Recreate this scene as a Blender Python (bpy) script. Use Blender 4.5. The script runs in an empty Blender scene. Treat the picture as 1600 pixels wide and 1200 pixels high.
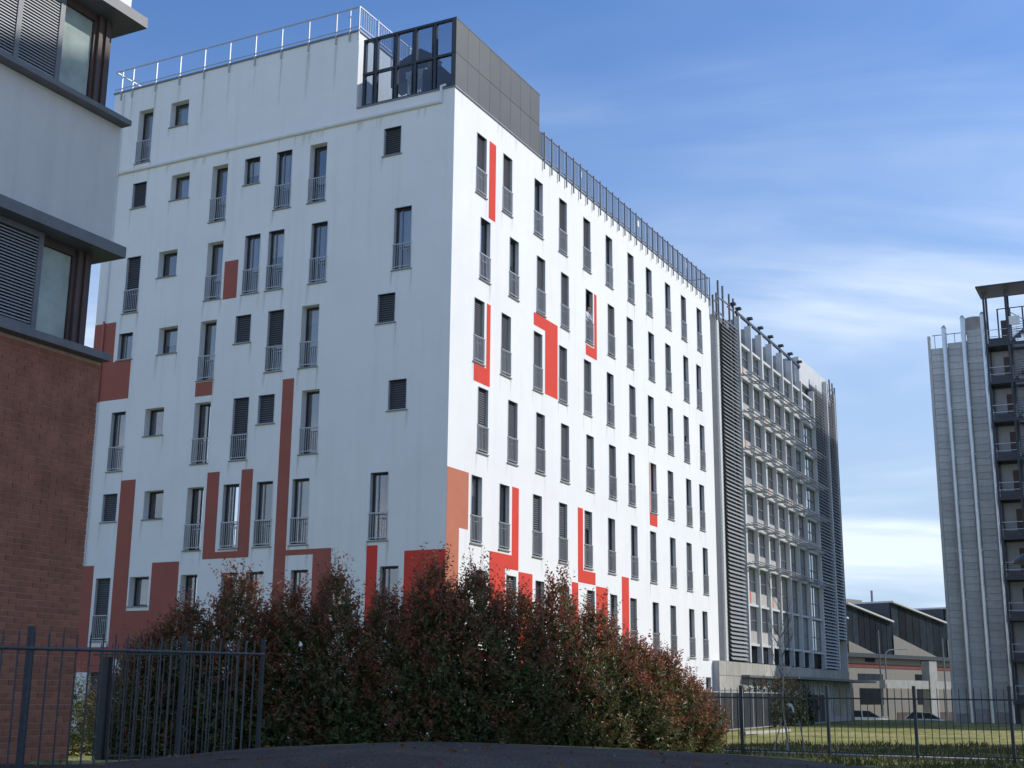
import bpy, math, random
import numpy as np
from mathutils import Vector, Matrix

random.seed(7)
R = math.radians
SC = bpy.context.scene
COL = SC.collection

# ------------------------------------------------------------------ camera, sky, sun, exposure
YAW = R(27.066)                      # the long white facade runs 27 degrees to the right of the camera's view
EYE = 1.6
PITCH, ROLL = R(13.4995), R(0.506)
cam = bpy.data.cameras.new('camera')
cam.sensor_fit = 'HORIZONTAL'
cam.sensor_width = 36.0
cam.lens = 45.505
cam.clip_start = 0.1
cam.clip_end = 3000
camo = bpy.data.objects.new('camera', cam)
COL.objects.link(camo)
fw = Vector((0, math.cos(PITCH), math.sin(PITCH)))
rt = Vector((1, 0, 0))
up = rt.cross(fw)
r2 = rt * math.cos(ROLL) + up * math.sin(ROLL)
u2 = -rt * math.sin(ROLL) + up * math.cos(ROLL)
m = Matrix.Identity(4)
for i in range(3):
    m[i][0] = r2[i]; m[i][1] = u2[i]; m[i][2] = -fw[i]
m[0][3], m[1][3], m[2][3] = 0, 0, EYE
camo.matrix_world = m
SC.camera = camo

SUN_AZ, SUN_EL = R(82), R(36)        # clockwise from the view direction
sdir = Vector((math.sin(SUN_AZ) * math.cos(SUN_EL), math.cos(SUN_AZ) * math.cos(SUN_EL), math.sin(SUN_EL)))
sl = bpy.data.lights.new('sun', 'SUN')
sl.energy = 2.2
sl.angle = R(0.53)
sl.color = (1.0, 0.955, 0.89)
so = bpy.data.objects.new('sun', sl)
COL.objects.link(so)
so.rotation_euler = (-sdir).to_track_quat('-Z', 'Y').to_euler()

W = bpy.data.worlds.new('World')
SC.world = W
W.use_nodes = True
nt = W.node_tree
nt.nodes.clear()
N = nt.nodes.new
out = N('ShaderNodeOutputWorld'); bg = N('ShaderNodeBackground')
SKY_STRENGTH = 0.15
bg.inputs['Strength'].default_value = SKY_STRENGTH
sky = N('ShaderNodeTexSky')
sky.sky_type = 'NISHITA'
sky.sun_disc = False
sky.sun_elevation = SUN_EL
sky.sun_rotation = SUN_AZ
sky.air_density = 1.0
sky.dust_density = 0.3
sky.ozone_density = 2.2
tc = N('ShaderNodeTexCoord')
sep = N('ShaderNodeSeparateXYZ')
nt.links.new(tc.outputs['Generated'], sep.inputs[0])
def wm(op, a, b=None, clamp=False):
    n = N('ShaderNodeMath'); n.operation = op; n.use_clamp = clamp
    for k, v in enumerate((a, b)):
        if v is None: continue
        if isinstance(v, (int, float)): n.inputs[k].default_value = v
        else: nt.links.new(v, n.inputs[k])
    return n.outputs[0]
zc = wm('ADD', wm('MAXIMUM', sep.outputs['Z'], 0.0), 0.16)
comb = N('ShaderNodeCombineXYZ')
nt.links.new(wm('DIVIDE', sep.outputs['X'], zc), comb.inputs['X'])
nt.links.new(wm('DIVIDE', sep.outputs['Y'], zc), comb.inputs['Y'])
def wnoise(scale, detail, rough, dist, loc, sc3, rz):
    mp = N('ShaderNodeMapping')
    mp.inputs['Location'].default_value = loc
    mp.inputs['Scale'].default_value = sc3
    mp.inputs['Rotation'].default_value = (0, 0, rz)
    nt.links.new(comb.outputs[0], mp.inputs['Vector'])
    n = N('ShaderNodeTexNoise')
    n.inputs['Scale'].default_value = scale
    n.inputs['Detail'].default_value = detail
    n.inputs['Roughness'].default_value = rough
    n.inputs['Distortion'].default_value = dist
    nt.links.new(mp.outputs[0], n.inputs['Vector'])
    return n.outputs['Fac']
def wramp(src, p0, p1):
    n = N('ShaderNodeMapRange'); n.interpolation_type = 'SMOOTHSTEP'
    n.inputs['From Min'].default_value = p0
    n.inputs['From Max'].default_value = p1
    nt.links.new(src, n.inputs['Value'])
    return n.outputs['Result']
big = wramp(wnoise(0.9, 4, 0.55, 0.3, (5.9, 11.3, 0), (1.0, 1.35, 1), R(18)), 0.38, 0.72)
wisp = wramp(wnoise(1.5, 8, 0.55, 0.7, (11.3, 5.9, 0), (0.8, 2.2, 1), R(14)), 0.24, 0.86)
low = wramp(sep.outputs['Z'], 0.62, 0.12)                 # more cloud towards the horizon, all round
cl = wm('MULTIPLY', wm('MULTIPLY', big, wisp), wm('ADD', wm('MULTIPLY', low, 1.25), 0.30))
band = wm('MULTIPLY', wramp(wnoise(0.8, 6, 0.5, 0.4, (9.2, 2.4, 0), (0.35, 1.6, 1), R(8)), 0.45, 0.66),
          wm('MULTIPLY', wramp(sep.outputs['Z'], 0.04, 0.10), wramp(sep.outputs['Z'], 0.26, 0.14)))
cl = wm('ADD', cl, wm('MULTIPLY', band, 0.50), True)
haze = wm('MULTIPLY', wramp(sep.outputs['Z'], 0.50, 0.06), 0.86)
mix = N('ShaderNodeMix'); mix.data_type = 'RGBA'
hz = N('ShaderNodeMix'); hz.data_type = 'RGBA'
nt.links.new(haze, hz.inputs['Factor'])
hz.inputs['B'].default_value = (2.2, 2.8, 3.6, 1)
nt.links.new(cl, mix.inputs['Factor'])
tint = N('ShaderNodeMix'); tint.data_type = 'RGBA'; tint.blend_type = 'MULTIPLY'
tint.inputs['Factor'].default_value = 1.0
nt.links.new(sky.outputs[0], tint.inputs['A'])
tint.inputs['B'].default_value = (0.44, 0.575, 0.755, 1)
nt.links.new(tint.outputs['Result'], hz.inputs['A'])
nt.links.new(hz.outputs['Result'], mix.inputs['A'])
mix.inputs['B'].default_value = (3.7, 4.2, 4.9, 1)
nt.links.new(mix.outputs['Result'], bg.inputs['Color'])
nt.links.new(bg.outputs[0], out.inputs['Surface'])

SC.render.engine = 'CYCLES'
SC.view_settings.view_transform = 'Standard'
SC.view_settings.look = 'None'
SC.view_settings.gamma = 1
SC.view_settings.use_curve_mapping = False
SC.view_settings.exposure = 0.66

# ------------------------------------------------------------------ helpers
class MB:
    """collects faces, builds one mesh"""
    def __init__(s): s.v = []; s.f = []; s.m = []
    def quad(s, *p, m=0):
        n = len(s.v); s.v += [tuple(q) for q in p]; s.f.append(tuple(range(n, n + len(p)))); s.m.append(m)
    def box(s, x0, y0, z0, x1, y1, z1, m=0):
        if x1 < x0: x0, x1 = x1, x0
        if y1 < y0: y0, y1 = y1, y0
        if z1 < z0: z0, z1 = z1, z0
        n = len(s.v)
        s.v += [(x0,y0,z0),(x1,y0,z0),(x1,y1,z0),(x0,y1,z0),(x0,y0,z1),(x1,y0,z1),(x1,y1,z1),(x0,y1,z1)]
        for q in ((0,3,2,1),(4,5,6,7),(0,1,5,4),(1,2,6,5),(2,3,7,6),(3,0,4,7)):
            s.f.append(tuple(n + i for i in q)); s.m.append(m)
    def tube(s, p0, p1, r0, r1=None, n=6, m=0, cap=True):
        r1 = r0 if r1 is None else r1
        p0 = Vector(p0); p1 = Vector(p1); d = (p1 - p0)
        if d.length < 1e-6: return
        d.normalize()
        a = d.orthogonal().normalized(); b = d.cross(a)
        k = len(s.v)
        for p, r in ((p0, r0), (p1, r1)):
            for i in range(n):
                t = 2 * math.pi * i / n
                s.v.append(tuple(p + (a * math.cos(t) + b * math.sin(t)) * r))
        for i in range(n):
            j = (i + 1) % n
            s.f.append((k + i, k + j, k + n + j, k + n + i)); s.m.append(m)
        if cap:
            s.f.append(tuple(k + i for i in reversed(range(n)))); s.m.append(m)
            s.f.append(tuple(k + n + i for i in range(n))); s.m.append(m)
    def bar(s, p0, p1, w, h, m=0):
        """rectangular bar between two points: w across (horizontal), h up"""
        p0 = Vector(p0); p1 = Vector(p1); d = (p1 - p0).normalized()
        z = Vector((0, 0, 1)) if abs(d.z) < .95 else Vector((1, 0, 0))
        a = d.cross(z).normalized() * w / 2; b = a.cross(d).normalized() * h / 2
        k = len(s.v)
        for p in (p0, p1):
            for q in (-a - b, a - b, a + b, -a + b): s.v.append(tuple(p + q))
        for q in ((0,1,5,4),(1,2,6,5),(2,3,7,6),(3,0,4,7),(3,2,1,0),(4,5,6,7)):
            s.f.append(tuple(k + i for i in q)); s.m.append(m)
    def prism(s, poly, y0, y1, m=0):
        """polygon given in (x,z), counter-clockwise seen from -y, extruded from y0 to y1"""
        n = len(poly); k = len(s.v)
        for y in (y0, y1):
            for (x, z) in poly: s.v.append((x, y, z))
        s.f.append(tuple(range(k, k + n))); s.m.append(m)
        s.f.append(tuple(k + n + i for i in reversed(range(n)))); s.m.append(m)
        for i in range(n):
            j = (i + 1) % n
            s.f.append((k + j, k + i, k + n + i, k + n + j)); s.m.append(m)
    def mesh(s, name, mats, smooth=False):
        me = bpy.data.meshes.new(name)
        me.from_pydata(s.v, [], s.f)
        if not isinstance(mats, (list, tuple)): mats = [mats]
        for mm in mats: me.materials.append(mm)
        if len(mats) > 1: me.polygons.foreach_set('material_index', s.m)
        if smooth: me.polygons.foreach_set('use_smooth', [True] * len(s.f))
        me.update()
        return me
    def build(s, name, mats, parent=None, loc=(0,0,0), rz=0, smooth=False):
        return put(name, s.mesh(name, mats, smooth), parent, loc, rz)

def put(name, me, parent=None, loc=(0,0,0), rz=0):
    o = bpy.data.objects.new(name, me)
    COL.objects.link(o)
    o.location = loc
    o.rotation_euler = (0, 0, rz)
    if parent is not None: o.parent = parent
    return o
def tag(o, label, cat, group=None):
    o['label'] = label; o['category'] = cat
    if group: o['group'] = group
    return o
def thing(name, label, cat, loc=(0,0,0), rz=0, group=None):
    o = bpy.data.objects.new(name, None)
    COL.objects.link(o)
    o.location = loc; o.rotation_euler = (0, 0, rz)
    return tag(o, label, cat, group)
def structure(o): o['kind'] = 'structure'; return o
def stuff(o): o['kind'] = 'stuff'; return o
def ss(a, b, x):
    t = np.clip((x - a) / (b - a), 0, 1); return t * t * (3 - 2 * t)

# ------------------------------------------------------------------ materials
def mat(name, col, rough=0.7, metal=0.0, var=0.12, scale=3.0, bump=0.0, bscale=60.0, spec=0.5, streak=0.0,
        streak_col=(0.3, 0.29, 0.27), rnd=0.0, coat=0.0, stretch=(1,1,1), speck=0.0):
    M = bpy.data.materials.new(name); M.use_nodes = True
    t = M.node_tree; b = t.nodes['Principled BSDF']
    b.inputs['Roughness'].default_value = rough
    b.inputs['Metallic'].default_value = metal
    b.inputs['Specular IOR Level'].default_value = spec
    if coat: b.inputs['Coat Weight'].default_value = coat
    g = t.nodes.new
    co = g('ShaderNodeTexCoord').outputs['Object']
    mp = g('ShaderNodeMapping'); mp.inputs['Scale'].default_value = stretch
    t.links.new(co, mp.inputs['Vector'])
    n1 = g('ShaderNodeTexNoise'); n1.inputs['Scale'].default_value = scale; n1.inputs['Detail'].default_value = 6
    n1.inputs['Roughness'].default_value = 0.6
    t.links.new(mp.outputs[0], n1.inputs['Vector'])
    rmp = g('ShaderNodeMapRange')
    rmp.inputs['From Min'].default_value = 0.3; rmp.inputs['From Max'].default_value = 0.7
    rmp.inputs['To Min'].default_value = 1 - var; rmp.inputs['To Max'].default_value = 1 + var
    t.links.new(n1.outputs['Fac'], rmp.inputs['Value'])
    cur = rmp.outputs['Result']
    if speck:
        n5 = g('ShaderNodeTexNoise'); n5.inputs['Scale'].default_value = bscale; n5.inputs['Detail'].default_value = 2
        t.links.new(co, n5.inputs['Vector'])
        r5 = g('ShaderNodeMapRange'); r5.inputs['From Min'].default_value = .3; r5.inputs['From Max'].default_value = .7
        r5.inputs['To Min'].default_value = 1 - speck; r5.inputs['To Max'].default_value = 1 + speck
        t.links.new(n5.outputs['Fac'], r5.inputs['Value'])
        mm = g('ShaderNodeMath'); mm.operation = 'MULTIPLY'
        t.links.new(cur, mm.inputs[0]); t.links.new(r5.outputs['Result'], mm.inputs[1]); cur = mm.outputs[0]
    if rnd:
        oi = g('ShaderNodeObjectInfo')
        r2_ = g('ShaderNodeMapRange'); r2_.inputs['To Min'].default_value = 1 - rnd; r2_.inputs['To Max'].default_value = 1 + rnd
        t.links.new(oi.outputs['Random'], r2_.inputs['Value'])
        mm = g('ShaderNodeMath'); mm.operation = 'MULTIPLY'
        t.links.new(cur, mm.inputs[0]); t.links.new(r2_.outputs['Result'], mm.inputs[1])
        cur = mm.outputs[0]
    mx = g('ShaderNodeMix'); mx.data_type = 'RGBA'; mx.blend_type = 'MULTIPLY'
    mx.inputs['Factor'].default_value = 1
    mx.inputs['A'].default_value = (*col, 1)
    t.links.new(cur, mx.inputs['B'])
    res = mx.outputs['Result']
    if streak:
        m2 = g('ShaderNodeMapping'); m2.inputs['Scale'].default_value = (1.6, 1.6, 0.06)
        t.links.new(co, m2.inputs['Vector'])
        n2 = g('ShaderNodeTexNoise'); n2.inputs['Scale'].default_value = 1.5; n2.inputs['Detail'].default_value = 8
        n2.inputs['Roughness'].default_value = 0.7
        t.links.new(m2.outputs[0], n2.inputs['Vector'])
        r3 = g('ShaderNodeMapRange'); r3.inputs['From Min'].default_value = 0.52; r3.inputs['From Max'].default_value = 0.78
        r3.inputs['To Max'].default_value = streak
        t.links.new(n2.outputs['Fac'], r3.inputs['Value'])
        m3 = g('ShaderNodeMix'); m3.data_type = 'RGBA'
        t.links.new(r3.outputs['Result'], m3.inputs['Factor'])
        t.links.new(res, m3.inputs['A']); m3.inputs['B'].default_value = (*streak_col, 1)
        res = m3.outputs['Result']
    t.links.new(res, b.inputs['Base Color'])
    if bump:
        n4 = g('ShaderNodeTexNoise'); n4.inputs['Scale'].default_value = bscale; n4.inputs['Detail'].default_value = 4
        t.links.new(co, n4.inputs['Vector'])
        bp = g('ShaderNodeBump'); bp.inputs['Strength'].default_value = bump; bp.inputs['Distance'].default_value = 0.02
        t.links.new(n4.outputs['Fac'], bp.inputs['Height'])
        t.links.new(bp.outputs[0], b.inputs['Normal'])
    return M
def glass(name, tint, ior, base, gloss=(1,1,1), rough=0.0, wave=0.02):
    """thin pane: see-through body with a Fresnel mirror in front"""
    M = bpy.data.materials.new(name); M.use_nodes = True
    t = M.node_tree; t.nodes.clear(); g = t.nodes.new
    o = g('ShaderNodeOutputMaterial'); tr = g('ShaderNodeBsdfTransparent'); gl = g('ShaderNodeBsdfGlossy')
    tr.inputs['Color'].default_value = (*tint, 1)
    gl.inputs['Color'].default_value = (*gloss, 1); gl.inputs['Roughness'].default_value = rough
    fr = g('ShaderNodeFresnel'); fr.inputs['IOR'].default_value = ior
    ad = g('ShaderNodeMath'); ad.operation = 'ADD'; ad.use_clamp = True; ad.inputs[1].default_value = base
    t.links.new(fr.outputs[0], ad.inputs[0])
    ge = g('ShaderNodeNewGeometry'); inv = g('ShaderNodeMath'); inv.operation = 'SUBTRACT'; inv.inputs[0].default_value = 1.0
    t.links.new(ge.outputs['Backfacing'], inv.inputs[1])
    ml = g('ShaderNodeMath'); ml.operation = 'MULTIPLY'; t.links.new(ad.outputs[0], ml.inputs[0]); t.links.new(inv.outputs[0], ml.inputs[1])
    mx = g('ShaderNodeMixShader')
    t.links.new(ml.outputs[0], mx.inputs[0]); t.links.new(tr.outputs[0], mx.inputs[1]); t.links.new(gl.outputs[0], mx.inputs[2])
    t.links.new(mx.outputs[0], o.inputs['Surface'])
    # slightly wavy float glass
    no = g('ShaderNodeTexNoise'); no.inputs['Scale'].default_value = 1.3
    t.links.new(g('ShaderNodeTexCoord').outputs['Object'], no.inputs['Vector'])
    bp = g('ShaderNodeBump'); bp.inputs['Strength'].default_value = wave; bp.inputs['Distance'].default_value = 0.02
    t.links.new(no.outputs['Fac'], bp.inputs['Height']); t.links.new(bp.outputs[0], gl.inputs['Normal'])
    return M

white = mat('white_render', (0.90, 0.895, 0.88), 0.9, var=0.035, scale=0.45, bump=0.12, bscale=40, streak=0.25, streak_col=(0.56, 0.55, 0.53), spec=0.2)
white_rev = mat('white_reveal', (0.78, 0.78, 0.77), 0.9, var=0.03, spec=0.2)
red_paint = mat('bright_red_render', (0.74, 0.075, 0.052), 0.85, var=0.05, scale=1.2, bump=0.12, bscale=40, spec=0.2)
brickred = mat('brick_red_render', (0.40, 0.130, 0.098), 0.85, var=0.06, scale=1.2, bump=0.12, bscale=40, spec=0.2)
orange = mat('terracotta_render', (0.55, 0.20, 0.125), 0.85, var=0.05, scale=1.2, bump=0.12, bscale=40, spec=0.2)
darkmetal = mat('anthracite_metal', (0.052, 0.057, 0.066), 0.45, 0.3, var=0.10)
greymetal = mat('mid_grey_metal', (0.22, 0.23, 0.245), 0.45, 0.4, var=0.08)
liningm = mat('grey_window_lining', (0.68, 0.68, 0.69), 0.5, 0.2, var=0.06)
galv = mat('galvanised_steel', (0.48, 0.50, 0.52), 0.45, 0.4, var=0.12, scale=9)
slatm = mat('shutter_slat', (0.135, 0.142, 0.155), 0.55, 0.1, var=0.08, rnd=0.15)
stone = mat('grey_sill_stone', (0.26, 0.26, 0.255), 0.8, var=0.15, scale=12)
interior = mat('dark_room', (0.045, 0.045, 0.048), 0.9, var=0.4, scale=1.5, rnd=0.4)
curtain_m = mat('pale_curtain', (0.36, 0.36, 0.36), 0.9, var=0.08, rnd=0.35)
blind2_m = mat('cream_roller_blind', (0.50, 0.48, 0.43), 0.9, var=0.06, rnd=0.4)
pane_m = glass('window_glass', (0.82, 0.84, 0.86), 1.6, 0.16)
mirror_m = glass('open_sash_glass', (0.6, 0.64, 0.66), 1.55, 0.80)
smoke_m = glass('smoked_glass', (0.66, 0.70, 0.74), 1.5, 0.05, wave=0)
boxpanel = mat('grey_cladding_sheet', (0.062, 0.066, 0.068), 0.55, 0.1, var=0.07, scale=1.2, rnd=0.10, streak=0.15, streak_col=(0.10,0.10,0.10))
whitemetal = mat('white_painted_metal', (0.80, 0.81, 0.82), 0.4, var=0.03)
sign_m = mat('white_notice', (0.82, 0.82, 0.80), 0.6, var=0.02)
pipe_m = mat('white_pipe', (0.78, 0.78, 0.77), 0.5, var=0.04)
pipe_red = mat('red_pipe', (0.42, 0.13, 0.09), 0.5, var=0.04)
plaster = mat('grey_plaster', (0.66, 0.64, 0.61), 0.9, var=0.05, scale=1.0, bump=0.3, bscale=90, streak=0.25, streak_col=(0.3,0.3,0.3), spec=0.2)
brick_m = mat('brick_face', (0.33, 0.140, 0.092), 0.9, var=0.16, scale=5, bump=0.3, bscale=70, rnd=0.14, spec=0.15)
brickwall_m = mat('brick_stuff', (0.33, 0.140, 0.092), 0.9, var=0.30, scale=3, bump=0.5, bscale=70, spec=0.15)
mortar_m = mat('mortar', (0.46, 0.34, 0.27), 0.95, var=0.2, scale=10, spec=0.1)
brown_m = mat('brown_ribbed_sheet', (0.085, 0.055, 0.048), 0.6, var=0.15)
ledge_m = mat('grey_sheet_ledge', (0.17, 0.175, 0.185), 0.55, 0.2, var=0.12, scale=4)
blind_m = mat('grey_green_blind', (0.52, 0.56, 0.54), 0.9, var=0.22, scale=2.2)
asphalt_m = mat('asphalt', (0.108, 0.088, 0.072), 0.95, var=0.30, scale=0.9, bump=0.8, bscale=42, speck=0.6, spec=0.08, streak=0.0)
fence_m = mat('dark_fence_paint', (0.060, 0.072, 0.085), 0.45, 0.2, var=0.25, scale=14, rnd=0.12)
fpanel_m = mat('fence_sheet', (0.085, 0.09, 0.10), 0.6, 0.3, var=0.12, scale=2, rnd=0.12, streak=0.4, streak_col=(0.09,0.09,0.10))
clad_m = mat('pale_grey_cladding', (0.56, 0.565, 0.55), 0.7, 0.0, var=0.08, scale=2.0, rnd=0.10, streak=0.35, streak_col=(0.25,0.26,0.25))
concrete = mat('concrete', (0.36, 0.355, 0.34), 0.9, var=0.15, scale=1.5, streak=0.5, streak_col=(0.18,0.18,0.17), bump=0.2)
duct_m = mat('duct_steel', (0.66, 0.69, 0.71), 0.32, 0.85, var=0.08, scale=5)
dksteel = mat('dark_stair_steel', (0.055, 0.06, 0.072), 0.5, 0.3, var=0.15)
panelgrey = mat('fibre_cement_grey', (0.40, 0.41, 0.425), 0.8, var=0.08, scale=1.0, rnd=0.08)
louvre_m = mat('louvre_aluminium', (0.31, 0.32, 0.33), 0.45, 0.35, var=0.08, rnd=0.12)
louvback = mat('louvre_backing', (0.17, 0.175, 0.18), 0.6, var=0.3, scale=.8)
finwhite = mat('white_fin', (0.64, 0.65, 0.65), 0.6, var=0.06, scale=1, streak=0.3, streak_col=(0.45,0.45,0.45))
span_m = mat('beige_spandrel', (0.50, 0.47, 0.43), 0.8, var=0.08, rnd=0.12)
span_or = mat('orange_spandrel', (0.55, 0.16, 0.08), 0.7, var=0.06)
cream_m = mat('cream_plinth_slab', (0.42, 0.40, 0.34), 0.8, var=0.12, scale=1.6, rnd=0.12, streak=0.4, streak_col=(0.3,0.29,0.26))
officepane = glass('office_glass', (0.8, 0.83, 0.85), 1.6, 0.34)
shedwall = mat('cream_shed_wall', (0.25, 0.23, 0.20), 0.9, var=0.08, streak=0.3)
oldred = mat('faded_dark_red', (0.20, 0.055, 0.042), 0.9, var=0.15)
shedroof = mat('pale_shed_roof', (0.62, 0.61, 0.59), 0.5, 0.2, var=0.1)
shedglass = mat('dark_shed_glazing', (0.018, 0.025, 0.032), 0.5, var=0.4, scale=0.8, rnd=0.5, spec=0.06)
bark = mat('bark', (0.11, 0.085, 0.065), 0.95, var=0.3, scale=12)
palebark = mat('pale_bark', (0.36, 0.33, 0.29), 0.9, var=0.35, scale=18)
skin_m = mat('skin', (0.50, 0.30, 0.22), 0.6, var=0.04)
shirt_m = mat('pale_shirt', (0.66, 0.69, 0.74), 0.9, var=0.06, scale=8)
trouser_m = mat('grey_trousers', (0.22, 0.21, 0.20), 0.9, var=0.08)
hair_m = mat('dark_hair', (0.025, 0.02, 0.018), 0.7, var=0.1)
carwhite = mat('white_car_paint', (0.78, 0.79, 0.80), 0.25, coat=0.6, var=0.01)
carsilver = mat('silver_car_paint', (0.50, 0.52, 0.54), 0.25, 0.5, coat=0.6, var=0.01)
carglass = mat('car_glass', (0.02, 0.024, 0.028), 0.08, var=0.05)
tyre_m = mat('tyre', (0.025, 0.025, 0.026), 0.85, var=0.1)
gravel_m = mat('pale_gravel', (0.34, 0.33, 0.29), 0.95, var=0.2, scale=2, bump=0.5, bscale=30, speck=0.3)
bounce_m = mat('bounce_paving', (0.62, 0.60, 0.56), 0.9, var=0.12, scale=1.5, speck=0.15)
curbm = mat('pale_kerb', (0.50, 0.48, 0.43), 0.9, var=0.15, scale=4)
faraway = mat('plain_render', (0.66, 0.65, 0.62), 0.9, var=0.05)

slatgrey = mat('grey_louvre_slat', (0.30, 0.31, 0.32), 0.5, 0.1, var=0.1)
def leaf_mat(name, trans=0.25):
    M = bpy.data.materials.new(name); M.use_nodes = True
    t = M.node_tree; b = t.nodes['Principled BSDF']
    a = t.nodes.new('ShaderNodeAttribute'); a.attribute_name = 'leaf_colour'
    t.links.new(a.outputs['Color'], b.inputs['Base Color'])
    b.inputs['Roughness'].default_value = 0.42
    b.inputs['Specular IOR Level'].default_value = 0.45
    tl = t.nodes.new('ShaderNodeBsdfTranslucent')
    t.links.new(a.outputs['Color'], tl.inputs['Color'])
    mx = t.nodes.new('ShaderNodeMixShader'); mx.inputs[0].default_value = trans
    o = t.nodes['Material Output']
    t.links.new(b.outputs[0], mx.inputs[1]); t.links.new(tl.outputs[0], mx.inputs[2])
    t.links.new(mx.outputs[0], o.inputs['Surface'])
    return M
leaf_m = leaf_mat('shrub_leaf', 0.34)

def grass_mat():
    M = bpy.data.materials.new('lawn_grass'); M.use_nodes = True
    t = M.node_tree; b = t.nodes['Principled BSDF']; g = t.nodes.new
    b.inputs['Roughness'].default_value = 0.95; b.inputs['Specular IOR Level'].default_value = 0.1
    co = g('ShaderNodeTexCoord').outputs['Object']
    def nz(sc, det, lo, hi, st=(1,1,1)):
        mp = g('ShaderNodeMapping'); mp.inputs['Scale'].default_value = st
        t.links.new(co, mp.inputs['Vector'])
        n = g('ShaderNodeTexNoise'); n.inputs['Scale'].default_value = sc; n.inputs['Detail'].default_value = det
        n.inputs['Roughness'].default_value = .65
        t.links.new(mp.outputs[0], n.inputs['Vector'])
        r = g('ShaderNodeMapRange'); r.inputs['From Min'].default_value = lo; r.inputs['From Max'].default_value = hi
        t.links.new(n.outputs['Fac'], r.inputs['Value']); return r.outputs['Result']
    def mx(f, a, bb):
        k = g('ShaderNodeMix'); k.data_type = 'RGBA'
        t.links.new(f, k.inputs['Factor'])
        for s_, v in (('A', a), ('B', bb)):
            if isinstance(v, tuple): k.inputs[s_].default_value = (*v, 1)
            else: t.links.new(v, k.inputs[s_])
        return k.outputs['Result']
    c1 = mx(nz(0.12, 6, .4, .62, (0.6, 1.6, 1)), (0.25, 0.255, 0.075), (0.62, 0.53, 0.24))
    c2 = mx(nz(3.0, 5, .35, .7), c1, (0.10, 0.125, 0.035))
    c3 = mx(nz(0.5, 4, .60, .72), c2, (0.34, 0.29, 0.19))
    t.links.new(c3, b.inputs['Base Color'])
    n = g('ShaderNodeTexNoise'); n.inputs['Scale'].default_value = 14; n.inputs['Detail'].default_value = 6
    t.links.new(co, n.inputs['Vector'])
    bp = g('ShaderNodeBump'); bp.inputs['Strength'].default_value = 0.9; bp.inputs['Distance'].default_value = 0.08
    t.links.new(n.outputs['Fac'], bp.inputs['Height']); t.links.new(bp.outputs[0], b.inputs['Normal'])
    return M
grass_m = grass_mat()

# ------------------------------------------------------------------ terrain: street in front, a low asphalt ramp, lawn behind
CX = np.array([-40, -6, -5.15, -4.3, -2.8, -1.19, 0, 1.48, 2.37, 3.34, 4.2, 40.])
CZ = np.array([.70, .72, .74, .82, .96, 1.036, 1.01, .97, .92, .88, .836, .83])
def crest(x): return np.interp(x, CX, CZ)
def ramp(y): return ss(1.5, 14.6, y)
def bank(x, y):                      # the earth bank that carries the ramp
    side = 1 - ss(4.0, 5.6, x)
    back = 1 - ss(16.5, 29.0, y)
    return crest(x) * ramp(y) * back * side
def ground_z(x, y): return float(bank(np.array(float(x)), np.array(float(y))))
gx = np.unique(np.concatenate([np.linspace(-700, -40, 12), np.linspace(-40, -10, 31), np.linspace(-10, 10, 81), np.linspace(10, 45, 36), np.linspace(45, 700, 12)]))
gy = np.unique(np.concatenate([np.linspace(-200, -10, 8), np.linspace(-10, 32, 85), np.linspace(32, 130, 99), np.linspace(130, 1500, 14)]))
X, Y = np.meshgrid(gx, gy)
Zt = bank(X, Y)
rough_ = 0.03 * np.sin(X * 1.3 + Y * .7) + 0.025 * np.sin(X * .45 - Y * 1.1 + 1)
inramp = (X < 4.6) & (Y > -12) & (Y < 18.2) & (X > -30)
Zt = np.where(inramp, Zt - 0.16, Zt + rough_ * ((Y > 20) & (Y < 120) & (np.abs(X) < 60)))
Zt = np.where((Y > 101) & (X > 18) & (X < 80), -1.0, Zt)
verts = np.stack([X.ravel(), Y.ravel(), Zt.ravel()], 1)
nx, ny = len(gx), len(gy)
faces = [(j * nx + i, j * nx + i + 1, (j + 1) * nx + i + 1, (j + 1) * nx + i) for j in range(ny - 1) for i in range(nx - 1)]
me = bpy.data.meshes.new('lawn'); me.from_pydata(verts.tolist(), [], faces); me.materials.append(grass_m)
me.polygons.foreach_set('use_smooth', [True] * len(faces))
structure(put('lawn', me))

# asphalt ramp as a slab with a rounded far right corner
mb = MB()
ys = list(np.linspace(1.25, 16.4, 50))
cols = 60
rows = []
for y in ys:
    xr = 4.28
    if y > 13.6:
        k = (y - 13.6) / 2.8
        xr = 4.28 - 1.5 * (1 - math.sqrt(max(0, 1 - k * k)))
    xs = np.linspace(-29, -8, 8)[:-1].tolist() + np.linspace(-8, xr, cols).tolist()
    rows.append([(x, y, float(crest(np.array(x)) * ramp(np.array(y))) + 0.008 * math.sin(x * 2.1 + y * 1.3) * (1 if y < 14 else 1)) for x in xs])
nc = len(rows[0])
for rrow in rows: mb.v += rrow
for j in range(len(rows) - 1):
    for i in range(nc - 1):
        mb.f.append((j * nc + i, j * nc + i + 1, (j + 1) * nc + i + 1, (j + 1) * nc + i)); mb.m.append(0)
edge = [rows[j][-1] for j in range(len(rows))] + list(reversed(rows[-1][:-1]))
for a, b in zip(edge[:-1], edge[1:]):
    mb.quad(a, (a[0], a[1], a[2] - 0.5), (b[0], b[1], b[2] - 0.5), b)
structure(mb.build('asphalt_road', asphalt_m))
sm = bpy.data.objects['asphalt_road'].data
sm.polygons.foreach_set('use_smooth', [True] * (len(rows) - 1) * (nc - 1) + [False] * (len(sm.polygons) - (len(rows) - 1) * (nc - 1)))

mb = MB(); mb.box(-60, -70, -.2, 60, 1.2, .03); structure(mb.build('bounce_pavement', bounce_m))  # unseen pale slab, added to bounce light onto the shaded facade
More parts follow.
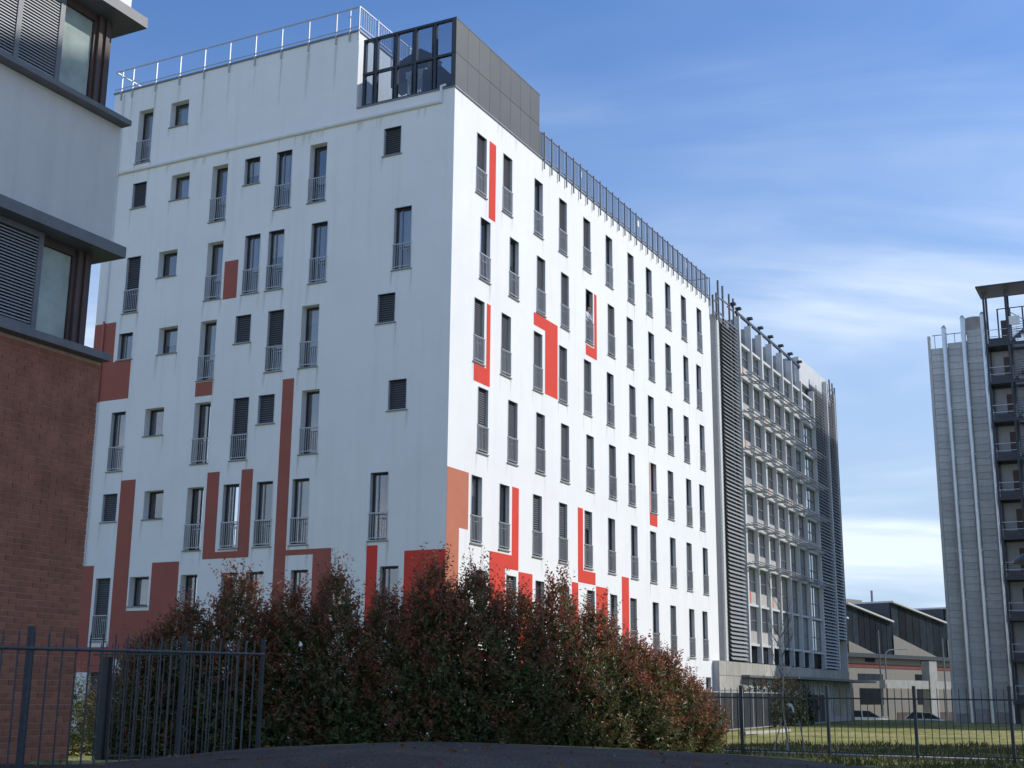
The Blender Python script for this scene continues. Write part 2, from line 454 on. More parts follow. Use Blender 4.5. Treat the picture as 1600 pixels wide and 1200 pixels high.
# pale gravel path along the inside of the right fence and a kerb beyond
def strip(name, pts, w, z, h, m_):
    b = MB()
    for (x0, y0), (x1, y1) in zip(pts[:-1], pts[1:]):
        b.bar((x0, y0, z), (x1, y1, z), w, h)
    return b.build(name, m_)
structure(strip('path', [(4.6, 40.4), (9.2, 37.6), (15.0, 34.0), (22, 29.8)], 1.1, 0.03, 0.10, gravel_m))

# ------------------------------------------------------------------ the white apartment block
CORNER = (-2.202, 43.945, 0)
block = thing('apartment_block', 'long white apartment block with red painted strips and tall narrow windows', 'building', CORNER, -YAW)
ZT = [25.65, 22.34, 19.06, 15.80, 12.51, 9.20, 5.885, 2.56]
LEN_A, LEN_B, TOP, ATTIC = 16.95, 29.25, 23.42, 26.72
HF, HS = 2.41, 1.115
# kind codes: f french shallow, fd french deep, s small shallow, sd small deep; state: glass g, shutter 0..1, curtain c, open o
AW = [('fd',16.89,0,'g'),('sd',14.97,0,'c'),
 ('s',16.91,1,1.0),('sd',14.62,1,'g'),('fd',12.28,1,'c'),('s',10.49,1,'g'),('f',8.78,1,'g'),('fd',7.02,1,'g'),('s',3.33,1,1.0),
 ('f',16.90,2,1.0),('sd',15.02,2,'g'),('fd',12.26,2,'c'),('f',10.23,2,'g'),('f',8.98,2,'g'),('f',6.77,2,'c'),('f',2.71,2,'g'),
 ('s',17.02,3,'g'),('sd',14.68,3,'g'),('fd',12.36,3,'c'),('s',10.49,3,0.93),('f',8.78,3,0.55),('fd',7.05,3,'g'),('s',3.37,3,1.0),
 ('f',17.06,4,'c'),('sd',15.12,4,'c'),('fd',12.39,4,'o'),('f',10.34,4,1.0),('s',9.04,4,1.0),('fd',6.85,4,'c'),('s',2.73,4,1.0),
 ('s',17.17,5,1.0),('sd',14.82,5,'g'),('fd',12.48,5,'o'),('f',10.59,5,'o'),('f',8.89,5,'g'),('f',7.11,5,'c'),('f',3.42,5,'c'),
 ('f',17.18,6,1.0),('sd',15.28,6,'c'),('fd',12.52,6,'o'),('f',10.42,6,'g'),('f',9.12,6,'g'),('f',6.98,6,'g'),('f',2.85,6,'g'),
 ('f',17.15,7,1.0),('f',15.30,7,'g'),('f',12.50,7,'g'),('f',8.9,7,1.0),('f',3.4,7,'g')]
ODD = [1.88,4.24,7.30,9.92,12.70,15.48,18.41,21.05,24.00,26.62,29.38]
EVEN = [2.30,4.92,7.58,10.13,12.95,15.67,18.18,21.25,23.85,26.80,29.05]
SH = {1:{0:1,1:1,3:1,4:1,6:.5,9:.6},2:{2:1,3:1,5:.9,6:1,8:.8},3:{0:1,1:1,2:1,3:1,4:1,6:.9,9:.4},4:{0:1,1:1,2:1,3:1,4:.9,5:.8,8:.5},
      5:{2:1,3:1,4:.3,7:.8,9:.7},6:{1:1,4:.8,6:1,8:.6},7:{0:1,3:1,6:.7}}
K = 44.0 / 48.0
wins = []        # (facade, left edge along the facade seen from outside, bottom z, width, height, kind, state)
for k, u, row, st in AW:
    w = {'f':.785, 'fd':.80, 's':.79, 'sd':.97}[k]
    h = HF if k[0] == 'f' else HS
    wins.append(('A', -u * K, ZT[row] - h, w, h, k, st))
for row in range(1, 8):
    for i, u in enumerate(ODD if row % 2 else EVEN):
        st = SH[row].get(i, 'c' if (i * 5 + row * 3) % 4 == 0 else 'g')
        if row == 2 and i == 4: st = 'p'
        wins.append(('B', u * K, ZT[row] - HF, .82, HF, 'f', st))

def wall_grid(x0, x1, z0, z1, holes, extra=None):
    """sheet in the x-z plane at y=0 with rectangular holes cut out; extra = region test"""
    xs = sorted({round(v, 4) for v in [x0, x1] + [h[0] for h in holes] + [h[2] for h in holes] + (extra[0] if extra else [])})
    zs = sorted({round(v, 4) for v in [z0, z1] + [h[1] for h in holes] + [h[3] for h in holes] + (extra[1] if extra else [])})
    b = MB(); vid = {}
    def V(x, z):
        if (x, z) not in vid: vid[(x, z)] = len(b.v); b.v.append((x, 0, z))
        return vid[(x, z)]
    for i in range(len(xs) - 1):
        for j in range(len(zs) - 1):
            cx, cz = (xs[i] + xs[i + 1]) / 2, (zs[j] + zs[j + 1]) / 2
            if any(h[0] < cx < h[2] and h[1] < cz < h[3] for h in holes): continue
            if extra and not extra[2](cx, cz): continue
            b.f.append((V(xs[i], zs[j]), V(xs[i + 1], zs[j]), V(xs[i + 1], zs[j + 1]), V(xs[i], zs[j + 1]))); b.m.append(0)
    return b
holesA = [(x, z, x + w, z + h) for f, x, z, w, h, k, s in wins if f == 'A']
holesB = [(x, z, x + w, z + h) for f, x, z, w, h, k, s in wins if f == 'B']
AT = -4.36                                   # right end of the attic storey
wall_grid(-LEN_A, 0, 0, ATTIC, holesA, ([AT], [TOP], lambda x, z: z < TOP or x < AT)).build('wall', white, block)
wall_grid(0, LEN_B, 0, TOP, holesB).build('wall', white, block, (0, 0, 0), R(90))
b = MB()                                     # hidden sides and roofs
b.quad((0, LEN_B, 0), (-LEN_A, LEN_B, 0), (-LEN_A, LEN_B, TOP), (0, LEN_B, TOP))
b.quad((-LEN_A, LEN_B, 0), (-LEN_A, 0, 0), (-LEN_A, 0, ATTIC), (-LEN_A, LEN_B, ATTIC))
b.quad((AT, 0, TOP - .3), (AT, 9, TOP - .3), (AT, 9, ATTIC), (AT, 0, ATTIC))
b.quad((AT, 9, TOP - .3), (-LEN_A, 9, TOP - .3), (-LEN_A, 9, ATTIC), (AT, 9, ATTIC))
b.build('wall', white, block)
b = MB()
b.box(-LEN_A + .05, .05, TOP - .35, -.05, LEN_B - .05, TOP - .25)
b.box(-LEN_A + .05, .05, ATTIC - .12, AT - .05, 8.95, ATTIC - .04)
b.build('roof', stone, block)
b = MB()                                     # sheet-metal copings
b.box(-LEN_A - .05, -.06, ATTIC, AT + .06, .30, ATTIC + .07)
b.box(AT - .28, .30, ATTIC + .002, AT + .06, 9.05, ATTIC + .068)
b.box(AT + .062, -.05, TOP, .05, .22, TOP + .05)
b.box(-.25, .222, TOP + .001, .05, LEN_B + .05, TOP + .051)
b.build('coping', greymetal, block)
b = MB()                                     # gutter pipe under the attic, its rise, the downpipe at the left end
b.tube((-16.3, -.07, 22.93), (-.55, -.07, 22.93), .06, n=8)
b.tube((-.55, -.07, 22.87), (-.55, -.07, 23.55), .055, n=8)
b.tube((-.55, -.07, 23.53), (-.40, .02, 23.60), .055, n=8)
b.build('rain_pipe', pipe_m, block)
b = MB(); b.tube((-16.42, -.06, 16.42), (-16.42, -.06, ATTIC - .1), .045, n=8)
b.tube((-16.3, -.07, 22.93), (-16.42, -.06, 22.85), .05, n=8)
b.tube((-16.42, -.06, 6.4), (-16.42, -.06, 12.98), .045, n=8)
b.build('rain_pipe', pipe_m, block)
b = MB(); b.tube((-16.42, -.06, 12.98), (-16.42, -.06, 16.42), .045, n=8)
b.build('rain_pipe', pipe_red, block)

# window kit: local x to the right seen from outside, y inward, z up
def window_mesh(w, h, deep, french):
    b = MB(); d = .30 if deep else .15; t = .025 if not deep else .004
    lm = 1 if deep else 0
    # lining of the reveal
    for (x0, x1) in ((0, t), (w - t, w)): b.box(x0, 0.001 if deep else -.012, 0, x1, d, h, m=lm)
    b.box(t, 0.001 if deep else -.012, h - t, w - t, d, h, m=2 if not deep else lm); b.box(t, 0.001 if deep else -.012, 0, w - t, d, t, m=lm)
    # fixed frame at depth d
    fr = .055
    b.box(t, d, t, t + fr, d + .07, h - t, m=2); b.box(w - t - fr, d, t, w - t, d + .07, h - t, m=2)
    b.box(t + fr, d, h - t - fr, w - t - fr, d + .07, h - t, m=2); b.box(t + fr, d, t, w - t - fr, d + .07, t + fr, m=2)
    if not deep:
        b.box(w * .36 - .03, d + .005, t + fr, w * .36 + .02, d + .06, h - t - fr, m=3)
    # the room behind
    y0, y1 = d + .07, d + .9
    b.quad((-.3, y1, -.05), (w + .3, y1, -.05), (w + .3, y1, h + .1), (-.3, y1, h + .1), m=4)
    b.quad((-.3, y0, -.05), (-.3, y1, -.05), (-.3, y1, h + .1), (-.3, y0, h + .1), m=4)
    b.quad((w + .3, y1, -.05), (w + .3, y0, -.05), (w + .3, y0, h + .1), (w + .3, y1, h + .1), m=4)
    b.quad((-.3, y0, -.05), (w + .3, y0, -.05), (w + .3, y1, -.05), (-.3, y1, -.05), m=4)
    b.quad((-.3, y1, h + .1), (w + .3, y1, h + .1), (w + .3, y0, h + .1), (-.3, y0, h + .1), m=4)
    return b.mesh('window', [liningm, white_rev, darkmetal, greymetal, interior])
def pane_mesh(w, h, deep, x0=0.0, x1=1.0):
    d = .30 if deep else .15; e = .08
    b = MB(); a0, a1 = e + (w - 2 * e) * x0, e + (w - 2 * e) * x1
    b.box(a0, d + .03, e, a1, d + .042, h - e)
    return b.mesh('pane', pane_m)
def opensash_mesh(w, h, deep):
    d = .30 if deep else .15
    b = MB()
    x0, x1, e = w * .50, w - .085, .08
    ang = R(-6)
    y1 = d + .035 + (x1 - x0) * math.sin(R(6))
    b.quad((x0, y1, e), (x1, d + .035, e), (x1, d + .035, h - e), (x0, y1, h - e), m=0)
    b.bar((x0, y1, e), (x0, y1, h - e), .05, .05, m=1)
    return b.mesh('sash', [mirror_m, darkmetal])
def shutter_mesh(w, h, frac):
    b = MB(); n = int(h * frac / .085)
    for i in range(n):
        z = h - .05 - i * .085
        b.quad((.03, .088, z - .040), (w - .03, .088, z - .040), (w - .03, .108, z), (.03, .108, z))
        b.quad((.03, .112, z - .052), (w - .03, .112, z - .040), (w - .03, .088, z - .040), (.03, .088, z - .052))
    zb = h - .05 - n * .085
    b.quad((.03, .130, zb), (w - .03, .130, zb), (w - .03, .130, h - .03), (.03, .130, h - .03), m=1)
    b.box(.03, .085, zb - .03, w - .03, .12, zb - .002)
    return b.mesh('shutter', [slatm, darkmetal])
def rail_mesh(w, A):
    b = MB(); y = -.03
    b.box(-.01, y - .018, .95, w + .01, y + .018, .99)
    b.box(-.01, y - .014, .08, w + .01, y + .014, .11)
    n = 9 if A else 8
    for i in range(n):
        x = .02 + (w - .04) * i / (n - 1)
        b.box(x - .009, y - .008, .11, x + .009, y + .008, .95)
    b.box(w * .45, y + .10, .78, w - .02, y + .125, .81)
    b.tube((0, y, .97), (0, y + .06, .97), .012, n=4)
    return b.mesh('railing', galvd)
galvd = mat('grey_railing', (0.42, 0.435, 0.45), 0.42, 0.4, var=0.08)
def sill_mesh(w, A):
    b = MB(); b.box(-.045, -.055, -.045, w + .045, .002, -.003); return b.mesh('sill', stone)
def curtain_mesh(w, h, full):
    b = MB(); n = 14; x0, x1 = .05, w * (0.55 if not full else .96)
    pts = [(x0 + (x1 - x0) * i / n, (.30 if False else 0) + .03 * math.sin(i * 2.3)) for i in range(n + 1)]
    for (xa, ya), (xb, yb) in zip(pts[:-1], pts[1:]):
        b.quad((xa, ya, .06), (xb, yb, .06), (xb, yb, h - .06), (xa, ya, h - .06))
    return b.mesh('curtain', curtain_m, smooth=True)
CACHE = {}
def cached(key, fn, *a):
    if key not in CACHE: CACHE[key] = fn(*a)
    return CACHE[key]
for n_, (fc, x, z, w, h, k, st) in enumerate(wins):
    deep = k.endswith('d'); fr = k[0] == 'f'; A = fc == 'A'
    loc = (x, 0, z) if A else (0, x, z)
    rz = 0 if A else R(90)
    wo = put('window', cached(('w', w, h, deep), window_mesh, w, h, deep, fr), block, loc, rz)
    if st == 'o':
        put('pane', cached(('p', w, h, deep, .5), pane_mesh, w, h, deep, 0, .5), wo)
        put('sash', cached(('os', w, h, deep), opensash_mesh, w, h, deep), wo)
    elif st == 'p':
        put('pane', cached(('p', w, h, deep, .34), pane_mesh, w, h, deep, 0, .34), wo)
    else:
        put('pane', cached(('p', w, h, deep, 1), pane_mesh, w, h, deep), wo)
    if isinstance(st, float) or isinstance(st, int):
        put('shutter', cached(('sh', w, h, st), shutter_mesh, w, h, st), wo)
    if st == 'c' or (st == 'g' and n_ % 3 == 0):
        put('curtain', cached(('c', w, h, n_ % 2), curtain_mesh, w, h, n_ % 2), wo, (0, (.30 if deep else .15) + .16, 0))
    if st == 'g' and n_ % 4 == 1 or st == 'c' and n_ % 5 == 0:
        hf = (.28, .42, .6)[n_ % 3]
        if ('rb', w, h, hf) not in CACHE:
            q = MB(); q.box(.06, 0, h * (1 - hf), w - .06, .012, h - .08); CACHE[('rb', w, h, hf)] = q.mesh('roller_blind', blind2_m)
        put('roller_blind', CACHE[('rb', w, h, hf)], wo, (0, (.30 if deep else .15) + .10, 0))
    if fr: put('railing', cached(('r', w, A), rail_mesh, w, A), wo)
    if fr or True: put('sill', cached(('s', w), sill_mesh, w, A), wo)

# painted strips: 5 mm proud skins of coloured render; polygons in (x, z) of the facade
def skin(polys, m_, facade, label=None):
    b = MB()
    for (x0, z0, x1, z1) in polys: b.box(x0, -.006, z0, x1, .0, z1)
    o = b.build('painted_panel', m_, block, (0, 0, 0), 0 if facade == 'A' else R(90))
    if label: o['label'] = label
    return o
e = .0015
skin([(-10.31, 16.57, -9.64, 18.14)], brickred, 'A')
skin([(-16.95, 14.64, -15.80, 16.34), (-16.95, 13.04, -14.83, 14.64 - e)], brickred, 'A')
skin([(-11.38, 12.76, -10.54, 13.32)], brickred, 'A')
skin([(-7.18, 2.6, -6.66, 13.03), (-6.66 + e, 6.42, -4.67, 6.62), (-5.46, 2.6, -4.67, 6.42 - e)], brickred, 'A')
skin([(-14.84, 3.42 - .2, -14.08, 9.70), (-12.93, 3.22, -11.60, 6.40), (-14.84, 2.80, -11.60, 3.22 - e), (-14.08 + e, 3.22, -12.93 - e, 4.6)], brickred, 'A')
skin([(-16.95, 2.3, -15.90, 6.39), (-15.90 + e, 2.3, -14.84 - e, 3.25)], brickred, 'A')
skin([(-10.50, 6.43, -9.92, 9.72), (-8.87, 6.43, -8.34, 9.72), (-9.92 + e, 6.43, -8.87 - e, 6.68)], brickred, 'A')
skin([(-3.18, 2.2, -2.73, 6.63)], red_paint, 'A', 'bright red painted bar')
skin([(-1.63, 2.2, -.002, 6.39)], red_paint, 'A', 'bright red painted block')
skin([(2.76, 19.23, 3.30, 22.39)], red_paint, 'B')
skin([(2.72, 12.66, 3.02, 15.82), (1.77, 12.66, 2.72 - e, 13.31)], red_paint, 'B')
skin([(7.77, 13.42, 8.97, 16.57), (6.70, 16.05, 7.77 - e, 16.57)], red_paint, 'B')
skin([(12.82, 16.05, 13.10, 19.07), (11.88, 16.05, 12.82 - e, 16.52)], red_paint, 'B')
skin([(0.002, 7.21, 1.535, 9.23), (0.002, 2.0, .895, 7.21 - e)], orange, 'B', 'terracotta painted panel')
skin([(4.93, 6.12, 5.49, 9.23), (3.17, 6.12, 4.93 - e, 6.64), (3.17, 2.0, 4.40, 6.12 - e)], red_paint, 'B')
skin([(5.51, 2.0, 6.70, 6.09)], red_paint, 'B')
skin([(10.97, 6.14, 11.49, 9.24), (11.49 + e, 6.14, 12.78, 6.66)], red_paint, 'B')
skin([(10.35, 2.0, 10.99, 6.10)], red_paint, 'B')
skin([(12.84, 2.0, 14.10, 6.11)], red_paint, 'B')
skin([(19.32, 9.48, 19.41, 12.50), (19.41 + e, 9.48, 20.32, 10.01)], red_paint, 'B')
skin([(15.72, 2.6, 16.56, 6.76), (16.56 + e, 2.6, 18.35, 3.32)], red_paint, 'B')

# rain stains running down from sills, roof brackets and the gutter pipe
def stain_mat():
    M = bpy.data.materials.new('rain_stain'); M.use_nodes = True
    t = M.node_tree; t.nodes.clear(); g = t.nodes.new
    o = g('ShaderNodeOutputMaterial'); tr = g('ShaderNodeBsdfTransparent'); d = g('ShaderNodeBsdfDiffuse')
    d.inputs['Color'].default_value = (.30, .285, .26, 1)
    a = g('ShaderNodeAttribute'); a.attribute_name = 'fade'
    n = g('ShaderNodeTexNoise'); n.inputs['Scale'].default_value = 3; n.inputs['Detail'].default_value = 5
    mp = g('ShaderNodeMapping'); mp.inputs['Scale'].default_value = (9, 9, .5)
    t.links.new(g('ShaderNodeTexCoord').outputs['Object'], mp.inputs['Vector']); t.links.new(mp.outputs[0], n.inputs['Vector'])
    k = g('ShaderNodeMath'); k.operation = 'MULTIPLY'; t.links.new(a.outputs['Fac'], k.inputs[0]); t.links.new(n.outputs['Fac'], k.inputs[1])
    mx = g('ShaderNodeMixShader'); t.links.new(k.outputs[0], mx.inputs[0]); t.links.new(tr.outputs[0], mx.inputs[1]); t.links.new(d.outputs[0], mx.inputs[2])
    t.links.new(mx.outputs[0], o.inputs['Surface']); return M
stain_m = stain_mat()
def stains(lst, rz):
    b = MB(); fade = []
    for (x, z, w, h, f_) in lst:
        # soft sides: three columns, fading downwards
        for (xa, xb, fa, fb) in ((x - w, x, 0, f_), (x, x + w, f_, 0)):
            b.quad((xa, -.002, z - h), (xb, -.002, z - h), (xb, -.002, z), (xa, -.002, z)); fade.extend([0, 0, fb, fa])
    me = b.mesh('rain_stain', stain_m)
    at = me.attributes.new('fade', 'FLOAT', 'POINT'); at.data.foreach_set('value', fade)
    stuff(put('rain_stain', me, block, (0, 0, 0), rz))
rs = random.Random(21)
la, lb = [], []
for fc, x, z, w, h, k, st in wins:
    for q in (x - .03, x + w + .03):
        if rs.random() < .7: (la if fc == 'A' else lb).append((q, z - .05, rs.uniform(.05, .12), rs.uniform(.5, 1.15), rs.uniform(.15, .55)))
for u in (15.94, 14.63, 13.33, 12.02, 10.70, 9.38, 8.06, 6.73, 5.41): la.append((-u, ATTIC - .4, rs.uniform(.06, .16), rs.uniform(1.0, 2.9), rs.uniform(.2, .5)))
for k in range(16): la.append((-rs.uniform(.6, 16), 22.85, rs.uniform(.06, .2), rs.uniform(.4, .55), rs.uniform(.2, .5)))
for k in range(30): lb.append((7.5 + k * .73, TOP - .45, rs.uniform(.04, .08), rs.uniform(.2, .55), rs.uniform(.1, .4)))
for k in range(7): lb.append((rs.uniform(.3, 7), TOP - .02, rs.uniform(.06, .14), rs.uniform(.4, .9), rs.uniform(.15, .45)))
stains(la, 0); stains(lb, R(90))

# attic guard rail (front) with posts clipped to the wall
rail = MB()
RT = 27.78
rail.bar((-LEN_A - .02, -.02, RT), (AT + .02, -.02, RT), .045, .045)
rail.bar((-LEN_A - .02, -.02, ATTIC + .22), (AT + .02, -.02, ATTIC + .22), .03, .03)
rail.bar((AT + .02, -.02, RT - .001), (AT + .02, 9.0, RT - .001), .045, .045)
rail.bar((AT + .02, -.02, ATTIC + .221), (AT + .02, 9.0, ATTIC + .221), .03, .03)
rail.bar((-LEN_A, -.02, RT), (-LEN_A, 9, RT), .045, .045)
rail.bar((-16.9, -.02, RT - .1), (-15.5, -.02, ATTIC + .25), .03, .03)
gr = rail.build('guard_rail', galv, block)
gp = MB(); gp.box(-.022, -.05, -.38, .022, .01, 1.03); gpm = gp.mesh('rail_post', galv)
for u in (16.56, 15.94, 14.63, 13.33, 12.02, 10.70, 9.38, 8.06, 6.73, 5.41, 4.77, 4.34):
    put('rail_post', gpm, gr, (-u, -.03, ATTIC + .03))
for i in range(1, 8): put('rail_post', gpm, gr, (AT + .05, i * 1.2, ATTIC + .03), R(90))
rods = MB()
for i in range(56): rods.box(AT + .012, .1 + i * .16, ATTIC + .22, AT + .026, .114 + i * .16, RT - .02)
rods.build('baluster_panel', galv, gr)
# roof-edge balustrade along the sunlit side
B0, NB = 7.50, 29
BSP = (LEN_B - .12 - B0) / NB
rb = MB()
rb.bar((-.02, B0 - .05, 24.66), (-.02, LEN_B - .05, 24.66), .05, .04)
rb.bar((-.02, B0 - .05, 23.62), (-.02, LEN_B - .05, 23.62), .035, .06)
rb.bar((-.02, LEN_B - .06, 24.66), (-2.5, LEN_B - .06, 24.66), .05, .04)
rb.bar((-.02, LEN_B - .06, 23.62), (-2.5, LEN_B - .06, 23.62), .05, .04)
bal = rb.build('balustrade', greymetal, block)
pb = MB(); pb.box(-.01, -.022, -.42, .045, .022, 1.24); pbm = pb.mesh('rail_post', greymetal)
bp_ = MB()
for i in range(1, 10): bp_.box(-.006, BSP * i / 10 - .006, 23.64, .006, BSP * i / 10 + .006, 24.64)
bpm = bp_.mesh('baluster_panel', greymetal)
sg = MB(); sg.box(0, 0, 0, .012, .20, .30); sgm = sg.mesh('notice', sign_m)
for i in range(NB + 1):
    put('rail_post', pbm, bal, (.055, B0 + i * BSP, TOP + .01))
    if i < NB: put('baluster_panel', bpm, bal, (-.02, B0 + i * BSP, 0))
for y in (11.30, 18.27, 25.42): put('notice', sgm, bal, (.0, y, 24.12))

# glazed and panelled screen round the roof plant
scr = MB()
SB, STP = 23.50, 26.22
mull = [-4.08, -3.54, -2.63, -1.79, -.92, -.06]
for x in mull: scr.box(x - .055, .03, SB, x + .055, .17, STP)
scr.box(-4.14, .028, STP, -.004, .172, STP + .09); scr.box(-4.14, .028, SB - .03, -.004, .172, SB + .05)
scr.box(-4.14, .026, 24.80, -.004, .165, 24.89)
for a_, b_ in zip(mull[:-1], mull[1:]): scr.box(b_ - .15, .045, SB + .05, b_ - .115, .15, STP)
screen = scr.build('roof_screen', darkmetal, block)
for a_, b_ in zip(mull[:-1], mull[1:]):
    for z0, z1 in ((SB + .05, 24.80), (24.89, STP)):
        p = MB(); p.box(a_ + .055, .09, z0, b_ - .15, .102, z1); p.build('pane', smoke_m, screen)
br = MB(); 
for y in (.35, 3.7, 7.1): br.box(-.24, y - .03, SB, -.17, y + .03, STP)
br.box(-.24, .2, STP - .1, -.17, 7.15, STP - .03); br.box(-.24, .2, 24.8, -.17, 7.15, 24.87)
br.build('panel_frame', darkmetal, screen)
tp = MB(); tp.box(-.16, .17, STP + .001, .02, 7.18, STP + .05); tp.build('coping', boxpanel, screen)
for i in range(8):
    y0 = .025 + i * (7.12 / 8)
    for z0, z1 in ((TOP + .055, 24.83), (24.84, STP)):
        p = MB(); p.box(-.155, y0 + .006 if i else -.0, z0 + .004, .012, y0 + 7.12 / 8 - .006, z1 - .004)
        p.build('cladding_panel', boxpanel, screen)
p = MB(); p.box(-.16, 7.17, TOP + .052, .0, 7.46, 24.62); p.build('cladding_panel', boxpanel, screen)
# plant seen through the glass: dark unit with slats, white stacked tubes, ladder, a slanting stair flank
pl = MB(); pl.box(-1.75, .55, SB - .3, -.95, 1.5, 24.75); pl.build('plant_unit', dksteel, block)
pl = MB()
for i in range(8): pl.tube((-2.60 + i * .10, .9, 23.3), (-2.60 + i * .10, .9, 24.75), .035, n=6)
pl.box(-2.7, .85, 24.75, -1.8, 1.1, 25.0); pl.build('pipe_bank', whitemetal, block)
pl = MB()
for x in (-.62, -.36): pl.tube((x, .9, 23.3), (x, .9, 24.75), .018, n=6)
for i in range(5): pl.tube((-.62, .9, 23.6 + i * .26), (-.36, .9, 23.6 + i * .26), .014, n=6)
pl.build('ladder', galv, block)
pl = MB(); pl.prism([(-3.6, 24.7), (-2.1, 24.9), (-1.75, 25.75), (-2.3, 26.1), (-3.6, 25.6)], 1.2, 2.0); pl.build('stair_hood', dksteel, block)
pl = MB(); pl.tube((-1.25, 2.0, 24.55), (-1.25, 2.0, 25.4), .02, n=6); pl.tube((-1.15, 2.1, 24.55), (-1.15, 2.1, 25.2), .015, n=6); pl.build('antenna', galv, block)

# ------------------------------------------------------------------ brick building on the left
brick_b = thing('brick_building', 'brown brick building with grey ledges and slatted window bands at the left edge', 'building', (-6.23, 19.0, 0), -YAW)
BL = 9.0                                      # length running back towards the camera
LV = dict(top=15.5)
b = MB()
b.box(-7, -BL, -.5, -.009, -.012, 6.44)
b.build('mortar_bed', mortar_m, brick_b)
BH, BW = .083, .262
bb = MB(); bb.box(-.028, .005, .005, 0, BW - .005, BH - .005); bmesh_brick = bb.mesh('brick', brick_m)
bb = MB(); bb.box(-.028, .005, .005, 0, BW / 2 - .005, BH - .005); bmesh_half = bb.mesh('brick', brick_m)
restm = MB(); cnt = 0
rng = random.Random(3)
for c in range(0, 78):
    z = .0 + c * BH
    if z + BH > 6.445: break
    off = 0 if c % 2 else BW / 2
    y = -.0
    if c % 2 == 0:
        spans = [(-BW / 2, True)] + [(-BW / 2 - (k + 1) * BW, False) for k in range(int((BL - BW) / BW))]
    else:
        spans = [(-(k + 1) * BW, False) for k in range(int((BL - BW) / BW))]
    for y0, half in spans:
        jit = rng.uniform(-.003, .004)
        if y0 > -2.15 and .35 < z and cnt < 300 and z < 3.55:
            o = put('brick', bmesh_half if half else bmesh_brick, brick_b, (jit, y0, z)); cnt += 1
        else:
            w = BW / 2 if half else BW
            restm.box(-.028, y0 + .005, z + .005, jit, y0 + w - .005, z + BH - .005)
stuff(restm.build('brick_courses', brickwall_m, brick_b))
b = MB(); b.box(-7, -.012, -.5, -.03, -.002, 6.44); b.build('end_wall', mortar_m, brick_b)
b = MB(); b.box(-7, -BL, 8.26, 0, 0, 10.28); b.build('wall', plaster, brick_b)
b = MB(); b.box(-7, -BL, 12.16, 0, 0, LV['top']); b.build('wall', white, brick_b)
b = MB()
b.box(-7, -BL, 6.445, .17, .03, 6.56); b.build('ledge', ledge_m, brick_b)
b = MB(); b.box(-7, -BL, 8.08, .27, .06, 8.255); b.build('ledge', ledge_m, brick_b)
b = MB(); b.box(-7, -BL, 10.285, .19, .03, 10.37); b.build('ledge', ledge_m, brick_b)
b = MB(); b.box(-7, -BL, 11.98, .30, .09, 12.155); b.build('ledge', ledge_m, brick_b)
for z0, z1, posts in ((6.565, 8.075, (-1.36, -2.30, -3.24, -4.2)), (10.375, 11.975, (-1.38, -2.16, -3.05, -4.0))):
    b = MB(); b.box(-7, -BL, z0, -.34, -.30, z1); b.build('band_wall', brown_m, brick_b)
    # sl_.quad((0, 0, 0), (0, 1, 0), (-.03, 1, .030), (-.03, 0, .030)); sl_.quad((0, 0, -.008), (0, 1, -.008), (0, 1, 0), (0, 0, 0))
    for k in range(len(posts) - 1):
        ya, yb = posts[k + 1], posts[k]
        f = MB()
        f.box(-.06, yb - .045, z0, .012, yb + .045, z1)
        f.box(-.06, ya + .045, z0, .008, yb - .045, z0 + .10); f.box(-.06, ya + .045, z1 - .09, .008, yb - .045, z1)
        f.box(-.12, ya + .045, z0 + .1, -.09, yb - .045, z1 - .09, m=1)
        fo = f.build('louvre_frame', [ledge_m, darkmetal], brick_b)
        wdt = yb - ya - .09
        key = ('bs', round(wdt, 3))
        if key not in CACHE:
            q = MB(); q.quad((0, 0, .020), (0, wdt, .020), (-.03, wdt, .034), (-.03, 0, .034)); q.quad((0, 0, 0), (0, wdt, 0), (0, wdt, .020), (0, 0, .020))
            q.quad((-.006, 0, .0), (-.006, wdt, .0), (0, wdt, 0), (0, 0, 0))
            CACHE[key] = q.mesh('louvre_slat', slatgrey)
        n = int((z1 - z0 - .2) / .048)
        for i in range(n):
            put('louvre_slat', CACHE[key], fo, (-.005, ya + .045, z0 + .12 + i * .048))
    y1 = posts[0] - .0
    f = MB(); f.box(-.16, posts[0] + .045, z0, -.10, -.60, z0 + .05); f.box(-.16, posts[0] + .045, z1 - .12, -.10, -.60, z1)
    f.box(-.16, -.63, z0 + .05, -.10, -.58, z1 - .12)
    wo = f.build('window', brown_m, brick_b)
    f = MB(); f.box(-.14, posts[0] + .05, z0 + .05, -.125, -.63, z1 - .12); f.build('pane', glass('blind_glass_%d' % int(z0), (.92, .94, .93), 1.2, .02, wave=0), wo)
    f = MB(); f.box(-.165, posts[0] + .05, z0 + .052, -.15, -.635, z1 - .125); f.build('blind', blind_m, wo)
    f = MB(); 
    for i in range(4):
        yy = -.575 + i * .075
        f.box(-.20 if i % 2 else -.12, yy, z0, -.05 if i % 2 == 0 else -.09, yy + .074, z1)
    f.build('ribbed_panel', brown_m, brick_b)

# ------------------------------------------------------------------ louvred office block behind the white one
BD = Vector((math.sin(YAW), math.cos(YAW), 0))
lb_loc = Vector(CORNER) + BD * 30.0
office = thing('office_block', 'grey office block with white fins, sun blades and tall louvred bays beyond the white block', 'building', lb_loc, -YAW)
OT = 23.55
b = MB(); b.box(-12, 0.0, 0, .06, .42, 22.75); b.build('end_wall', panelgrey, office)
b = MB(); b.box(.062, .0, 3.46, .16, .41, 22.75); b.build('wall_edge', finwhite, office)
b = MB(); b.box(-12, .43, 0, -.45, 27.8, 22.6); b.build('core', interior, office)
b = MB(); b.box(-12.1, .4, 22.62, -.2, 27.9, 22.9); b.build('roof', stone, office)
